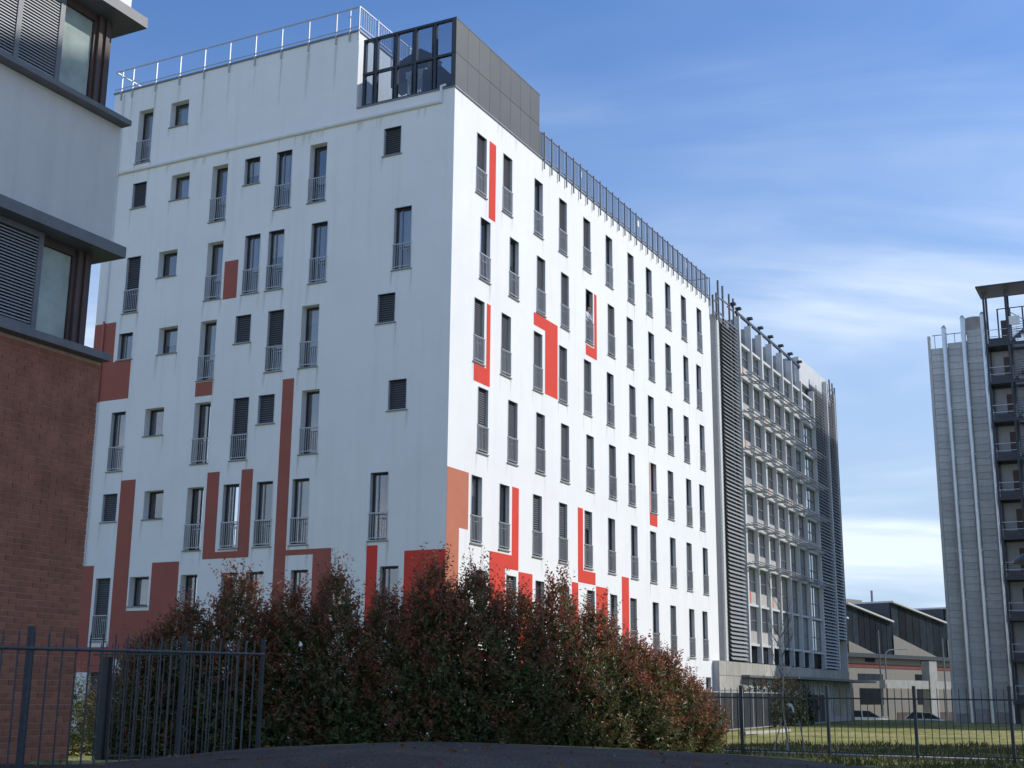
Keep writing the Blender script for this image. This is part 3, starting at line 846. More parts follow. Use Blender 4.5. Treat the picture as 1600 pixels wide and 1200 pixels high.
# dark glazed slot and first louvred bay
b = MB(); b.box(-.5, .43, 3.46, -.1, .95, 22.6)
for i in range(9): b.box(-.1, .43, 3.6 + i * 2.24, -.02, .95, 3.75 + i * 2.24, m=1)
b.build('stair_glazing', [shedglass, greymetal], office)
def louvre_bay(s0, s1, z0, z1, name='louvre_frame'):
    f = MB()
    nv = 2
    for i in range(nv + 1):
        s = s0 + (s1 - s0) * i / nv
        f.box(.05, s - .02, z0, .10, s + .02, z1)
    f.box(-.06, s0, z0, -.02, s1, z1, m=1)
    fo = f.build(name, [greymetal, louvback], office)
    w = s1 - s0 - .02
    key = ('ol', round(w, 3))
    if key not in CACHE:
        q = MB(); q.bar((.0, 0, .0), (.0, w, .0), .15, .014)
        q.v = [(.30 + x * .8 , y, z + (-x) * 1.0) for x, y, z in q.v]
        CACHE[key] = q.mesh('louvre_slat', louvre_m)
    n = int((z1 - z0) / .222)
    for i in range(n):
        put('louvre_slat', CACHE[key], fo, (0, s0 + .01, z0 + .12 + i * .222))
louvre_bay(.42, 3.42, 3.50, 22.9)
louvre_bay(21.15, 25.0, 3.50, 23.6)
louvre_bay(25.35, 27.75, 5.6, 23.4)
# fins
FS = [3.66, 5.97, 8.24, 10.5, 12.92, 15.22, 17.6, 20.95]
fm = MB(); fm.box(-.62, -.11, 0, .40, .11, 1)
for i, s in enumerate(FS):
    wd = .13 if i in (0, 2) else .085
    f = MB(); f.box(-.0, s - wd, 3.46, .40, s + wd, OT - (.0 if i < 6 else .9 if i == 6 else .9)); f.build('fin', finwhite, office)
    if i < 7:
        f = MB(); f.box(-.75, s - .06, 21.75, -.005, s + .06, OT - .15); f.build('parapet_fin', panelgrey, office)
f = MB(); f.box(-.4, 25.08, 3.46, .36, 25.28, 24.3); f.build('fin', finwhite, office)
f = MB(); f.box(-.4, 27.78, 3.46, .30, 27.92, 23.9); f.build('fin', finwhite, office)
# bays: window, spandrel, sun blades
FZ = [4.46 + 2.212 * i for i in range(9)]       # floor lines
orange_at = {(0, 7), (2, 6), (0, 5), (2, 4), (4, 4), (0, 1), (2, 1)}
for i in range(7):
    s0, s1 = FS[i] + .12, FS[i + 1] - .10
    w = s1 - s0
    for j in range(8):
        z0 = FZ[j]; z1 = FZ[j + 1] - .05
        zs = z0 + .78 if i < 3 or j > 2 else z0 + .12
        f = MB()
        f.box(.06, s0, zs, .14, s0 + .06, z1); f.box(.06, s1 - .06, zs, .14, s1, z1)
        f.box(.06, s0 + .06, z1 - .07, .14, s1 - .06, z1); f.box(.06, s0 + .06, zs, .14, s1 - .06, zs + .06)
        f.box(.065, s0 + w * .48, zs + .06, .138, s0 + w * .48 + .06, z1 - .07)
        f.box(.065, s0 + .06, zs + (z1 - zs) * .42, .145, s1 - .06, zs + (z1 - zs) * .42 + .06)
        wo = f.build('window', greymetal, office)
        f = MB(); f.box(.085, s0 + .06, zs + .06, .10, s1 - .06, z1 - .07); f.build('pane', officepane, wo)
        if (i + j * 3) % 3 != 1:
            f = MB(); c0 = s0 + w * (.1 + .35 * ((i * 7 + j * 5) % 3) / 2)
            f.box(-.03, c0, zs + (.02 if (i + j) % 2 else .5), -.02, c0 + w * (.34 + .2 * ((i + j) % 2)), z1); f.build('blind', curtain_m, wo)
        f = MB(); f.box(.04, s0, z0 + .09, .18, s1, zs - .004)
        if zs - z0 > .3:
            f.build('spandrel_panel', span_m, office)
            if (i, j) in orange_at:
                f = MB(); f.box(.182, s0 + .02, z0 + .12, .192, s0 + w * .48, zs - .03); f.build('spandrel_panel', span_or, office)['label'] = 'orange panel under an office window'
        # floor slab edge and, from the third floor up, three projecting blades
        f = MB(); f.box(.03, s0, z0 - .048, .30, s1, z0 + .085); f.build('floor_edge', finwhite, office)
        if j >= 2:
            f = MB()
            for q in range(3):
                x = .50 + q * .24
                f.box(x - .05, s0 - .25, z0 + .10 + q * .03, x + .05, s1 + .42, z0 + .135 + q * .03)
            f.box(.305, s0 + .1, z0 + .03, 1.0, s0 + .16, z0 + .095); f.box(.305, s1 - .16, z0 + .03, 1.0, s1 - .1, z0 + .095)
            f.build('sun_blade', galvd, office)
    # ground-floor glazing strip
    f = MB(); f.box(-.02, s0, 3.50, .10, s1, FZ[0] - .06); f.build('window', shedglass, office)
    f = MB(); f.box(-1.6, s0, 21.9, .30, s1, 22.05); f.build('roof_edge', finwhite, office)
# top beam with floodlights
f = MB(); f.bar((.25, 3.4, OT + .22), (.25, 17.9, OT + .22), .12, .16)
for s in FS[:7]: f.box(.19, s - .06, OT, .31, s + .06, OT + .14)
beam = f.build('roof_beam', dksteel, office)
fl = MB(); fl.box(-.10, -.14, 0, .22, .14, .14); fl.box(-.03, -.04, -.16, .03, .04, 0); flm = fl.mesh('floodlight', dksteel)
for s in [2.6] + FS[:7]: put('floodlight', flm, beam, (.25, s + .1, OT + .44))
# galvanised frames rising above the louvres
f = MB()
for s, zt in ((-.65, 23.7), (.0, 24.0), (.35, 24.85), (1.2, 24.75), (2.4, 24.6), (3.2, 24.55)):
    f.box(.12, s - .05, 22.4, .22, s + .05, zt)
for s0, s1, z in ((-.65, .35, 23.45), (-.65, .0, 22.75), (.0, 1.2, 23.85), (.35, 1.2, 22.95), (1.2, 2.4, 23.9), (2.0, 3.4, 23.75)):
    f.box(.14, s0 + .05, z - .035, .20, s1 - .05, z + .035)
f.build('steel_frame', ledge_m, office)
f = MB()
for s, zt in ((25.9, 24.3), (26.7, 24.8), (27.6, 24.7), (28.3, 24.5)):
    f.box(.16, s - .05, 5.4 if s > 28 else 23.2, .26, s + .05, zt)
for z in (23.6, 24.1): f.box(.18, 26.6, z - .03, .24, 28.4, z + .03)
for k in range(9): f.box(.18, 27.6, 5.9 + k * 2.2, .24, 28.4, 5.97 + k * 2.2)
f.build('steel_frame', ledge_m, office)
# stair head at the far end
f = MB(); f.box(-3.2, 18.5, 22.9, -.3, 27.4, 24.62); f.build('stair_head', panelgrey, office)
f = MB(); f.box(-.298, 18.5, 22.9, .06, 27.4, 24.66); f.build('stair_head', finwhite, office)
# plinth slabs, strip window, canopy
f = MB(); f.box(-.6, -1.9, 0, .30, 27.9, 3.43); f.build('plinth', panelgrey, office)
for r_ in range(4):
    z0, z1 = 3.44 - (r_ + 1) * .76, 3.44 - r_ * .76
    for c_ in range(25):
        s0 = -1.9 + c_ * 1.19
        if z1 < 2.7 and 2.0 < s0 < 22: continue
        f = MB(); f.box(.30, s0 + .012, max(0, z0) + .012, .345, s0 + 1.178, z1 - .012)
        f.build('plinth_slab', cream_m, office)
f = MB(); f.box(.302, 2.0, 0.9, .33, 23.0, 2.62); 
for k in range(18): f.box(.33, 2.0 + k * 1.18, .9, .36, 2.06 + k * 1.18, 2.62, m=1)
f.build('strip_window', [blind_m, greymetal], office)
f = MB(); f.box(.30, 8, 2.64, 1.9, 29.5, 2.78); f.box(.30, 1.95, 2.64, .8, 7.99, 2.76); f.build('canopy', ledge_m, office)
f = MB(); f.box(-8, 28.0, 0, .2, 29.4, 2.63); f.build('porch_and_shade', dksteel, office)  # dark box for the wall and canopy shadow, shade put into its colour
f = MB(); f.box(-.3, 27.94, 2.79, .1, 28.6, 5.4); f.build('porch_and_shade', darkmetal, office)

# ------------------------------------------------------------------ clad tower with ducts and open steel stair
tower = thing('clad_tower', 'pale grey clad tower with steel ducts and a dark open stair at right edge', 'building', (30.61, 92.0, 0), -YAW)
f = MB(); f.box(.02, .06, 0, 9.5, 11, 26.5); f.build('core', panelgrey, tower)
f = MB(); f.box(9.52, .04, 0, 40, 10, 27.4); f.build('side_wing', clad_m, tower)
def clad(x0, x1, zt, step=.5):
    n = int(zt / step); 
    key = ('cl', round(x1 - x0, 3))
    if key not in CACHE:
        q = MB(); q.box(0, 0, .014, x1 - x0, .07, step - .014); CACHE[key] = q.mesh('cladding_panel', clad_m)
    for i in range(2, n + 1): 
        put('cladding_panel', CACHE[key], tower, (x0, random.uniform(-.002, .002), zt - (i - 1) * step))
clad(.22, 1.08, 26.6); clad(1.40, 2.44, 26.9); clad(2.76, 3.82, 27.7)
f = MB(); f.box(0, -.03, 0, .20, .5, 27.55); f.build('corner_strip', clad_m, tower)
f = MB(); f.box(.205, -.08, 0, 4.0, .0, .62); f.build('plinth', concrete, tower)
f = MB(); f.box(1.085, .0, 0, 1.395, .07, 26.6); f.box(2.445, 0, 0, 2.755, .07, 26.9); f.box(3.825, 0, 0, 9.5, .07, 26.4); f.build('recess_panel', panelgrey, tower)
f = MB(); f.box(2.76, .075, 26.4, 3.9, 3.0, 27.68); f.build('tank_base', clad_m, tower)
f = MB(); f.tube((3.25, .9, 27.68), (3.25, .9, 28.75), .70, n=24); f.build('tank', concrete, tower)
f = MB()
f.bar((.3, .3, 27.65), (2.7, .3, 27.65), .05, .05)
for k in range(4): f.box(.45 + k * .7, .28, 26.5, .49 + k * .7, .32, 27.65)
f.build('guard_rail', greymetal, tower)
for x, zt in ((1.23, 28.0), (2.57, 28.6), (3.95, 28.7)):
    f = MB()
    n = 22; zz = [i * zt / n for i in range(n + 1)]
    for za, zb in zip(zz[:-1], zz[1:]):
        f.tube((x, -.24, za), (x, -.24, zb - .015), .17, n=14, cap=False)
        f.tube((x, -.24, zb - .04), (x, -.24, zb), .19, n=14)
    f.tube((x, -.24, zt), (x, -.05, zt + .12), .17, .15, n=14)
    for k in range(8): f.box(x - .22, -.1, 1.5 + k * 3.4, x + .22, .0, 1.58 + k * 3.4)
    d_ = f.build('duct', duct_m, tower)
# stair
ST = [9.65 + 2.73 * k for k in range(-3, 7)]
f = MB()
for x in (4.28, 5.75, 9.2):
    for y in (-.15, -1.75): f.box(x - .07, y - .07, 0, x + .07, y + .07, 29.9)
f.build('steel_post', dksteel, tower)
for z in ST:
    if z < 1: continue
    f = MB(); f.box(4.35, -1.85, z - .20, 9.3, -1.72, z); f.box(4.35, -.13, z - .2, 9.3, -.08, z)
    f.box(4.22, -1.68, z - .2, 4.34, -.22, z - .02); f.box(4.36, -1.70, z - .08, 5.68, -.14, z - .02); f.build('landing', dksteel, tower)
    f = MB()
    for zz in (z + .5, z + 1.0): f.bar((4.3, -1.8, zz), (5.72, -1.8, zz), .04, .04); f.bar((4.24, -1.75, zz), (4.24, -.2, zz), .04, .04)
    for k in range(14): f.box(4.235, -1.72 + k * .11, z + .02, 4.247, -1.69 + k * .11, z + 1.0)
    f.build('railing', galv, tower)
    f = MB(); f.box(4.42, -1.74, z + .02, 5.66, -1.71, z + .40); f.build('kick_panel', darkmetal, tower)
    f = MB(); f.box(5.15, -.04, z + .02, 5.72, -.003, z + 2.1); f.build('door', brown_m, tower)
    f = MB()
    for k in range(9):
        f.box(5.85 + k * .36, -1.65, z + .15 + k * .28, 6.2 + k * .36, -.95, z + .19 + k * .28)
    f.bar((5.8, -1.68, z + .05), (9.1, -1.68, z + 2.55), .05, .22)
    for k in range(7): f.bar((5.85, -1.72, z + .35 + k * .17), (9.1, -1.72, z + .55 + k * .17), .03, .03)
    f.build('stair_flight', dksteel, tower)
    f = MB(); f.bar((5.85, -1.8, z + .1), (9.1, -1.8, z + 2.6), .04, .05); f.bar((9.1, -.3, z + .1), (5.85, -.3, z + 2.6), .04, .05)
    for k in range(6): f.bar((5.82, -1.86, z + .16 * k + .1), (9.15, -1.86, z + .16 * k + .1), .025, .035)
    for k in range(8): f.box(5.9 + k * .45, -1.87, z, 5.93 + k * .45, -1.84, z + 1.05)
    f.bar((4.26, -1.6, z + .05), (4.26, -.25, z + 2.5), .05, .05); f.build('guard_grille', greymetal, tower)
f = MB(); f.prism([(3.88, 30.05), (9.6, 30.05), (9.6, 30.17), (3.88, 30.17)], -2.5, .5); f.build('stair_roof', darkmetal, tower)
f = MB(); f.box(5.9, -1.95, 27.25, 6.6, -1.90, 27.85); f.build('notice', sign_m, tower)
f = MB()
f.bar((4.9, .3, 29.1), (7.5, .3, 29.1), .06, .06)
for k in range(4): f.box(4.9 + k * .85, .24, 26.4, 5.0 + k * .85, .34, 29.1)
f.build('roof_rail', dksteel, tower)

# ------------------------------------------------------------------ sawtooth workshop in the gap
shed = thing('sawtooth_workshop', 'old cream workshop with dark glazed sawtooth roof in the gap between tower and offices', 'building', (32.2, 125.0, 0), R(44))
f = MB(); f.box(-6, 0, -1.5, 30, 18, 5.35); f.build('wall', shedwall, shed)
f = MB(); f.box(-6, -.05, 4.42, 30, -.003, 4.78); f.build('red_band', oldred, shed)
f = MB(); f.box(8, -.04, -1.4, 30, -.003, .25); f.build('plinth', brown_m, shed)
f = MB(); f.box(-6, -.6, 5.36, 30, 18, 5.74); f.build('eaves_beam', darkmetal, shed)
for x0, zt0, zt1, zb0 in ((-.2, 10.36, 8.98, 6.85), (8.07, 10.96, 9.30, 7.70), (19.0, 10.9, 9.2, 7.6), (-11, 10.3, 8.95, 6.8)):
    L_ = 8.25 if x0 < 8 else 10.9
    x1 = x0 + L_
    if x0 < -5: x1 = x0 + 10.75
    nb = 8
    for k in range(nb):
        a_, b_ = x0 + (x1 - x0) * k / nb, x0 + (x1 - x0) * (k + 1) / nb
        za, zb = zt0 + (zt1 - zt0) * k / nb, zt0 + (zt1 - zt0) * (k + 1) / nb
        g = MB(); g.prism([(a_ + .04, 5.78), (b_ - .04, 5.78), (b_ - .04, zb - .1), (a_ + .04, za - .1)], .05, .15); g.build('glazing_panel', shedglass, shed)
    g = MB(); g.prism([(x0, 5.75), (x0 + (zb0 - 5.75) * 4.4, 5.75), (x0, zb0)], -.06, .03); g.build('gable_cheek', shedwall, shed)
    g = MB(); g.prism([(x0, 5.76), (x1, 5.76), (x1, zt1 - .12), (x0, zt0 - .12)], .2, 17.9); g.build('roof_body', darkmetal, shed)
    g = MB(); g.prism([(x0 - .1, zt0 - .08), (x1 - .1, zt1 - .08), (x1 - .1, zt1 + .08), (x0 - .1, zt0 + .08)], -.3, 18); g.build('roof', shedroof, shed)
g = MB(); g.box(1.2, 12, 9.0, 8.8, 17, 11.1)
for k in range(8): g.box(1.9 + k * .8, 11.95, 9.9, 2.4 + k * .8, 12, 10.7, m=1)
g.build('roof_lantern', [brown_m, span_m], shed)
g = MB(); g.box(17.6, 14, 8.0, 26, 17, 12.7); g.build('roof_box', shedwall, shed)
g = MB(); g.tube((9.6, 3, 10), (9.6, 3, 12.3), .12, n=6); g.build('vent_pole', greymetal, shed)
for x0, x1, z0, z1 in ((1.2, 5.7, 3.25, 3.85), (1.4, 5.6, 1.0, 2.5), (11.9, 15.8, 3.25, 3.95), (12.1, 15.7, 1.0, 2.5), (2.6, 4.4, 4.95, 5.32), (13.2, 15.8, 4.95, 5.32)):
    g = MB(); g.box(x0, -.03, z0, x1, -.004, z1); g.build('window', shedglass, shed)
# concrete portico in front
port = thing('concrete_portico', 'grey concrete portico frame standing in front of the cream workshop', 'portico', (32.2, 125.0, 0), R(44))
for x in (4.9, 14.6, 24):
    g = MB(); g.box(x, -5.4, -1.2, x + 1.45, -4.6, 5.0); g.build('pillar', concrete, port)
for a_, b_ in ((-3, 4.9), (6.35, 14.6), (16.05, 24)):
    g = MB(); g.box(a_, -5.3, 2.45, b_, -4.7, 3.2); g.build('beam', concrete, port)

# ------------------------------------------------------------------ fences
def picket_mesh(h, r=.011, sq=False, taper=True):
    q = MB(); q.tube((0, 0, 0), (0, 0, h - .05), r, n=6); q.tube((0, 0, h - .05), (0, 0, h), r, r * .3, n=6); return q.mesh('picket', fence_m)
def post_mesh(h, w):
    q = MB(); q.box(-w / 2, -w / 2, 0, w / 2, w / 2, h); q.box(-w / 2 - .006, -w / 2 - .006, h, w / 2 + .006, w / 2 + .006, h + .015); return q.mesh('post', fence_m)
# right: square to the view, behind the grass verge
rf = thing('picket_fence', 'dark steel picket fence crossing the grass on the right', 'fence', (5.5, 38.2, 0), R(-32.15))
pk = picket_mesh(1.87, .012)
PT = [1.22 - 2.42, 1.22, 3.72, 6.07, 8.47, 10.9]
for i in range(84):
    x = -2.4 + i * .185
    if min(abs(x - p) for p in PT) > .06: put('picket', pk, rf, (x, 0, 0))
ps = post_mesh(1.90, .075)
for p in PT: put('post', ps, rf, (p, 0, 0))
for z in (1.58, .16):
    q = MB(); q.box(-2.4, -.022, z - .02, 13.2, .022, z + .02); q.build('rail', fence_m, rf)
# left: nearer fence running along the brick building
LZ = lambda s: .02 * s
lf = thing('picket_fence', 'near dark steel fence running beside the brick building', 'fence', (-5.63, 15.5, .42), R(75.5))
pk2 = picket_mesh(1.88, .0115)
posts = [-3.6, 0, 3.70, 6.34]
s = -3.5
while s < 6.30:
    if min(abs(s - p) for p in posts) > .07: put('picket', pk2, lf, (s, 0, LZ(s)))
    s += .298
ps2 = post_mesh(1.90, .058)
for p in posts: put('post', ps2, lf, (p, 0, LZ(p)))
q = MB(); q.tube((-3.6, -.03, 1.66 + LZ(-3.6)), (6.34, -.03, 1.66 + LZ(6.34)), .021, n=10); q.build('rail', fence_m, lf)
q = MB(); q.tube((-3.6, -.03, .15 + LZ(-3.6)), (6.34, -.03, .15 + LZ(6.34)), .021, n=8); q.build('rail', fence_m, lf)
# return fence behind it, between the gate post and the shrubs
bf = thing('picket_fence', 'close-set dark picket fence in front of the left shrubs behind the near fence', 'fence', (-7.85, 25.0, .25), R(-27))
pk3 = picket_mesh(2.24, .0105)
for i in range(25):
    put('picket', pk3, bf, (.16 + i * .142, 0, 0))
for z in (2.02, .2):
    q = MB(); q.box(.0, -.02, z - .018, 3.66, .02, z + .018); q.build('rail', fence_m, bf)
q = MB(); q.box(.30, -.07, -.3, .43, .06, 1.98); q.build('gate_post', darkmetal, bf)
# sheet-metal fence on the far side of the lawn
sf = thing('sheet_fence', 'grey sheet metal fence with pale posts along the far edge of the lawn', 'fence', (9.0, 60.7, 0), R(65.7))
q = MB(); q.box(0, -.02, .10, 1.98, .02, 1.78)
for i in range(9): q.box(.1 + i * .22, -.045, .10, .2 + i * .22, -.0205, 1.78)
shm = q.mesh('sheet_panel', fpanel_m)
psm = MB(); psm.box(-.04, -.07, 0, .04, .02, 1.98); psm = psm.mesh('post', galv)
for i in range(-3, 13):
    put('sheet_panel', shm, sf, (i * 2.1 + .06, 0, 0)); put('post', psm, sf, (i * 2.1, 0, 0))
put('post', psm, sf, (13 * 2.1, 0, 0))
q = MB(); q.box(-6.3, -.075, 1.79, 27.3, .03, 1.84); q.build('rail', galv, sf)
q = MB(); q.box(-6.3, -.06, .04, 27.3, -.0, .095); q.build('rail', galv, sf)
structure(strip('kerb', [(10.2, 58.6), (12.4, 61.6), (13.4, 64.5)], .35, .06, .12, curbm))

# white terrace rail by the ground floor at far left
tr = MB()
tr.bar((-17.6, -2.2, 1.72), (-14.4, -2.2, 1.72), .05, .06); tr.bar((-17.6, -2.2, 1.05), (-14.4, -2.2, 1.05), .05, .05)
for i in range(14): tr.box(-17.5 + i * .23, -2.22, .3, -17.46 + i * .23, -2.18, 1.72)
tr.build('terrace_rail', whitemetal, block)

# ------------------------------------------------------------------ shrubs
def leaf_cloud(P, D, L, Wd, C, name, mtl, rng):
    """diamond leaves folded along the midrib; P base, D direction, L length, Wd half width, C colour"""
    n = len(P)
    D = D / np.linalg.norm(D, axis=1, keepdims=True)
    rv = rng.normal(size=(n, 3)); S = np.cross(D, rv); S /= np.linalg.norm(S, axis=1, keepdims=True)
    Nn = np.cross(S, D)
    mid = P + D * (L * .52)[:, None]
    lf_ = mid + S * Wd[:, None] + Nn * (Wd * .45)[:, None]
    rg_ = mid - S * Wd[:, None] + Nn * (Wd * .45)[:, None]
    tip = P + D * L[:, None] - Nn * (L * .08)[:, None]
    V = np.stack([P, rg_, tip, lf_], 1).reshape(-1, 3)
    idx = np.arange(n) * 4
    F = np.concatenate([np.stack([idx, idx + 1, idx + 2], 1), np.stack([idx, idx + 2, idx + 3], 1)], 0)
    me = bpy.data.meshes.new(name)
    me.vertices.add(len(V)); me.vertices.foreach_set('co', V.ravel())
    me.loops.add(F.size); me.loops.foreach_set('vertex_index', F.ravel())
    me.polygons.add(len(F)); me.polygons.foreach_set('loop_start', np.arange(len(F)) * 3)
    try: me.polygons.foreach_set('loop_total', np.full(len(F), 3))
    except Exception: pass
    a = me.attributes.new('leaf_colour', 'FLOAT_COLOR', 'POINT')
    a.data.foreach_set('color', np.repeat(np.concatenate([C, np.ones((n, 1))], 1), 4, 0).ravel())
    me.materials.append(mtl); me.update(calc_edges=True); me.validate()
    return me
def make_shrub(seed, H, Rd, nshoot=920, red=.55, green=(.125, .160, .060), per=12, leaf=.145, spikes=64):
    rng = np.random.default_rng(seed)
    lob = rng.uniform(0, 6.28, 4); amp = rng.uniform(.06, .16, 4)
    def prof(t, th):                           # crown radius at relative height
        base = np.where(t < .45, .82 + .40 * t, 1.0 - .88 * np.clip((t - .45) / .55, 0, 1) ** 1.15)
        k = 1 + amp[0] * np.sin(2 * th + lob[0] + 3 * t) + amp[1] * np.sin(3 * th + lob[1] - 5 * t) + amp[2] * np.sin(5 * th + lob[2] + 7 * t)
        return Rd * base * k
    t = rng.beta(1.0, 1.45, nshoot); th = rng.uniform(0, 2 * np.pi, nshoot)
    rr = np.sqrt(rng.uniform(.10, 1.0, nshoot))
    r = prof(t, th) * rr
    base = np.stack([r * np.cos(th), r * np.sin(th), .10 + t * (H * .93)], 1)
    dr = np.stack([np.cos(th) * rng.uniform(.1, 1.0, nshoot), np.sin(th) * rng.uniform(.1, 1.0, nshoot), rng.uniform(.35, 1.5, nshoot)], 1)
    dr += rng.normal(0, .22, dr.shape); dr /= np.linalg.norm(dr, axis=1, keepdims=True)
    ln = rng.uniform(.28, .62, nshoot)
    redness = np.clip(.10 + .70 * (t ** 1.2) + .35 * (rr - .6) + .32 * np.sin(3 * th + 9 * t + lob[3]) + rng.normal(0, .22, nshoot) + red - .55, 0, 1)
    # tall leading shoots at the top
    ts = rng.uniform(.66, 1.0, spikes); ths = rng.uniform(0, 2 * np.pi, spikes); rs = prof(ts, ths) * np.sqrt(rng.uniform(0, .9, spikes))
    sb = np.stack([rs * np.cos(ths), rs * np.sin(ths), ts * H * .93], 1)
    sd = np.stack([np.cos(ths) * .22, np.sin(ths) * .22, np.ones(spikes)], 1) + rng.normal(0, .1, (spikes, 3)); sd /= np.linalg.norm(sd, axis=1, keepdims=True)
    base = np.concatenate([base, sb]); dr = np.concatenate([dr, sd]); ln = np.concatenate([ln, rng.uniform(.55, 1.25, spikes)])
    redness = np.concatenate([redness, rng.uniform(.6, 1, spikes)])
    ns = len(base)
    P, Dn, Ls, Cs = [], [], [], []
    for k in range(per):
        f = (k + rng.uniform(0, .6, ns)) / per
        p = base + dr * (ln * f)[:, None]
        az = rng.normal(size=(ns, 3)); az -= dr * (az * dr).sum(1, keepdims=True); az /= np.linalg.norm(az, axis=1, keepdims=True)
        d = dr * rng.uniform(.35, .9, ns)[:, None] + az
        P.append(p); Dn.append(d)
        Ls.append(leaf * rng.uniform(.7, 1.25, ns) * (1 - .35 * f))
        rd = np.clip(redness * (.35 + .9 * f) + rng.normal(0, .12, ns), 0, 1)[:, None]
        g = np.array(green)[None] * rng.uniform(.6, 1.7, (ns, 1)) * np.array([1.0, 1, 1])[None]
        rc = np.stack([rng.uniform(.26, .56, ns), rng.uniform(.085, .155, ns), rng.uniform(.055, .095, ns)], 1)
        Cs.append(g * (1 - rd) + rc * rd)
    # dense inner leaves
    ni = int(nshoot * 2.3)
    t = rng.beta(1.0, 1.8, ni) * .93; th = rng.uniform(0, 2 * np.pi, ni); r = prof(t, th) * np.sqrt(rng.uniform(0, .80, ni))
    P.append(np.stack([r * np.cos(th), r * np.sin(th), .03 + t * H * .93], 1)); Dn.append(rng.normal(size=(ni, 3)))
    Ls.append(leaf * rng.uniform(1.0, 1.7, ni)); Cs.append(np.array(green)[None] * rng.uniform(.5, 1.2, (ni, 1)) * np.ones((ni, 3)))
    P = np.concatenate(P); Dn = np.concatenate(Dn); Ls = np.concatenate(Ls); Cs = np.concatenate(Cs)
    me = leaf_cloud(P, Dn, Ls, Ls * rng.uniform(.17, .25, len(Ls)), Cs, 'foliage', leaf_m, rng)
    q = MB()
    for k in range(7):
        a_ = rng.uniform(0, 6.28); q0 = Vector((.12 * math.cos(a_), .12 * math.sin(a_), -.1)); r0 = .04
        for j in range(6):
            q1 = q0 + Vector((math.cos(a_) * rng.uniform(0, .16), math.sin(a_) * rng.uniform(0, .16), H * .15)); q.tube(q0, q1, r0, r0 * .8, n=5, cap=False); q0 = q1; r0 *= .8
    for i in range(0, ns, 3):
        q.tube(base[i], base[i] + dr[i] * ln[i], .006, .002, n=3, cap=False)
    return me, q.mesh('stems', bark)
VAR = [make_shrub(11, 4.7, 1.30), make_shrub(23, 4.8, 1.22, red=.62), make_shrub(37, 4.6, 1.36, red=.48), make_shrub(53, 3.2, 1.15, 900, red=.62, spikes=18)]
HV = [4.95, 5.05, 4.85, 3.4]
shr = [(-8.35, 30.4, 3.0, 3, 'low leftmost red-leaved shrub behind the gate post'),
 (-7.55, 30.6, 3.75, 2, 'red-leaved shrub behind the close-set picket fence, right of the lowest left one'),
 (-6.45, 31.0, 4.55, 0, 'red-leaved shrub with a pointed tip, third from the left of the hedge'),
 (-5.20, 31.0, 4.15, 1, 'dark red-leaved shrub left of the end post of the near fence'),
 (-4.15, 31.1, 4.65, 2, 'tall shaded red-leaved shrub just right of the near fence end'),
 (-2.95, 31.0, 4.15, 0, 'shaded red-leaved shrub below the bright red painted bar'),
 (-1.85, 31.4, 4.85, 1, 'tallest red-leaved shrub, in front of the white block corner'),
 (-.80, 31.7, 4.75, 2, 'shrub half in shade below the terracotta panel'),
 (.15, 32.2, 4.30, 0, 'half-lit red-leaved shrub in the middle of the hedge'),
 (1.20, 32.8, 4.60, 1, 'sunlit tall red-leaved shrub right of the hedge middle'),
 (2.20, 33.4, 4.00, 2, 'sunlit rounded shrub in front of the vertical red bar'),
 (3.20, 34.3, 3.15, 3, 'sunlit low shrub, third from the right end of the hedge'),
 (4.10, 35.2, 2.85, 3, 'sunlit bushy shrub, second from the right end of the hedge'),
 (4.85, 36.0, 2.10, 3, 'smallest reddest shrub at the right end, touching the fence')]
for i, (x, y, h, v, lab) in enumerate(shr):
    o = thing('photinia_shrub', lab, 'shrub', (x, y, 0), i * 1.9, 'hedge of red-leaved shrubs')
    sc = h / HV[v]
    wx = (.84, .98, .90, 1.0, .82)[i % 5] if h > 2.5 else .85
    o.scale = (wx, wx, sc)
    put('foliage', VAR[v][0], o); stuff(put('stems', VAR[v][1], o))
YB = make_shrub(71, 1.9, .8, 420, red=-.2, green=(.12, .14, .03), per=10, leaf=.09, spikes=14)
o = thing('yellow_shrub', 'small yellow-green bush beside the corner of the brick building', 'shrub', (-11.3, 34.2, 0)); o.scale = (1.25, 1.25, .95); put('foliage', YB[0], o); stuff(put('stems', YB[1], o))
GB = make_shrub(83, 2.6, 1.3, 420, red=-.3, green=(.035, .06, .02), per=10, leaf=.13, spikes=10)
for (x, y, sc, lab) in ((13.7, 72.4, .95, 'green bush behind the sheet fence left of the sapling top'), (15.4, 74.6, 1.0, 'green bush behind the sheet fence right of the sapling'), (17.2, 79.0, .9, 'dark green bush by the office canopy, furthest from the camera')):
    o = thing('green_shrub', lab, 'shrub', (x, y, 0), x, 'green bushes along the office wall'); o.scale = (sc,) * 3
    put('foliage', GB[0], o); stuff(put('stems', GB[1], o))

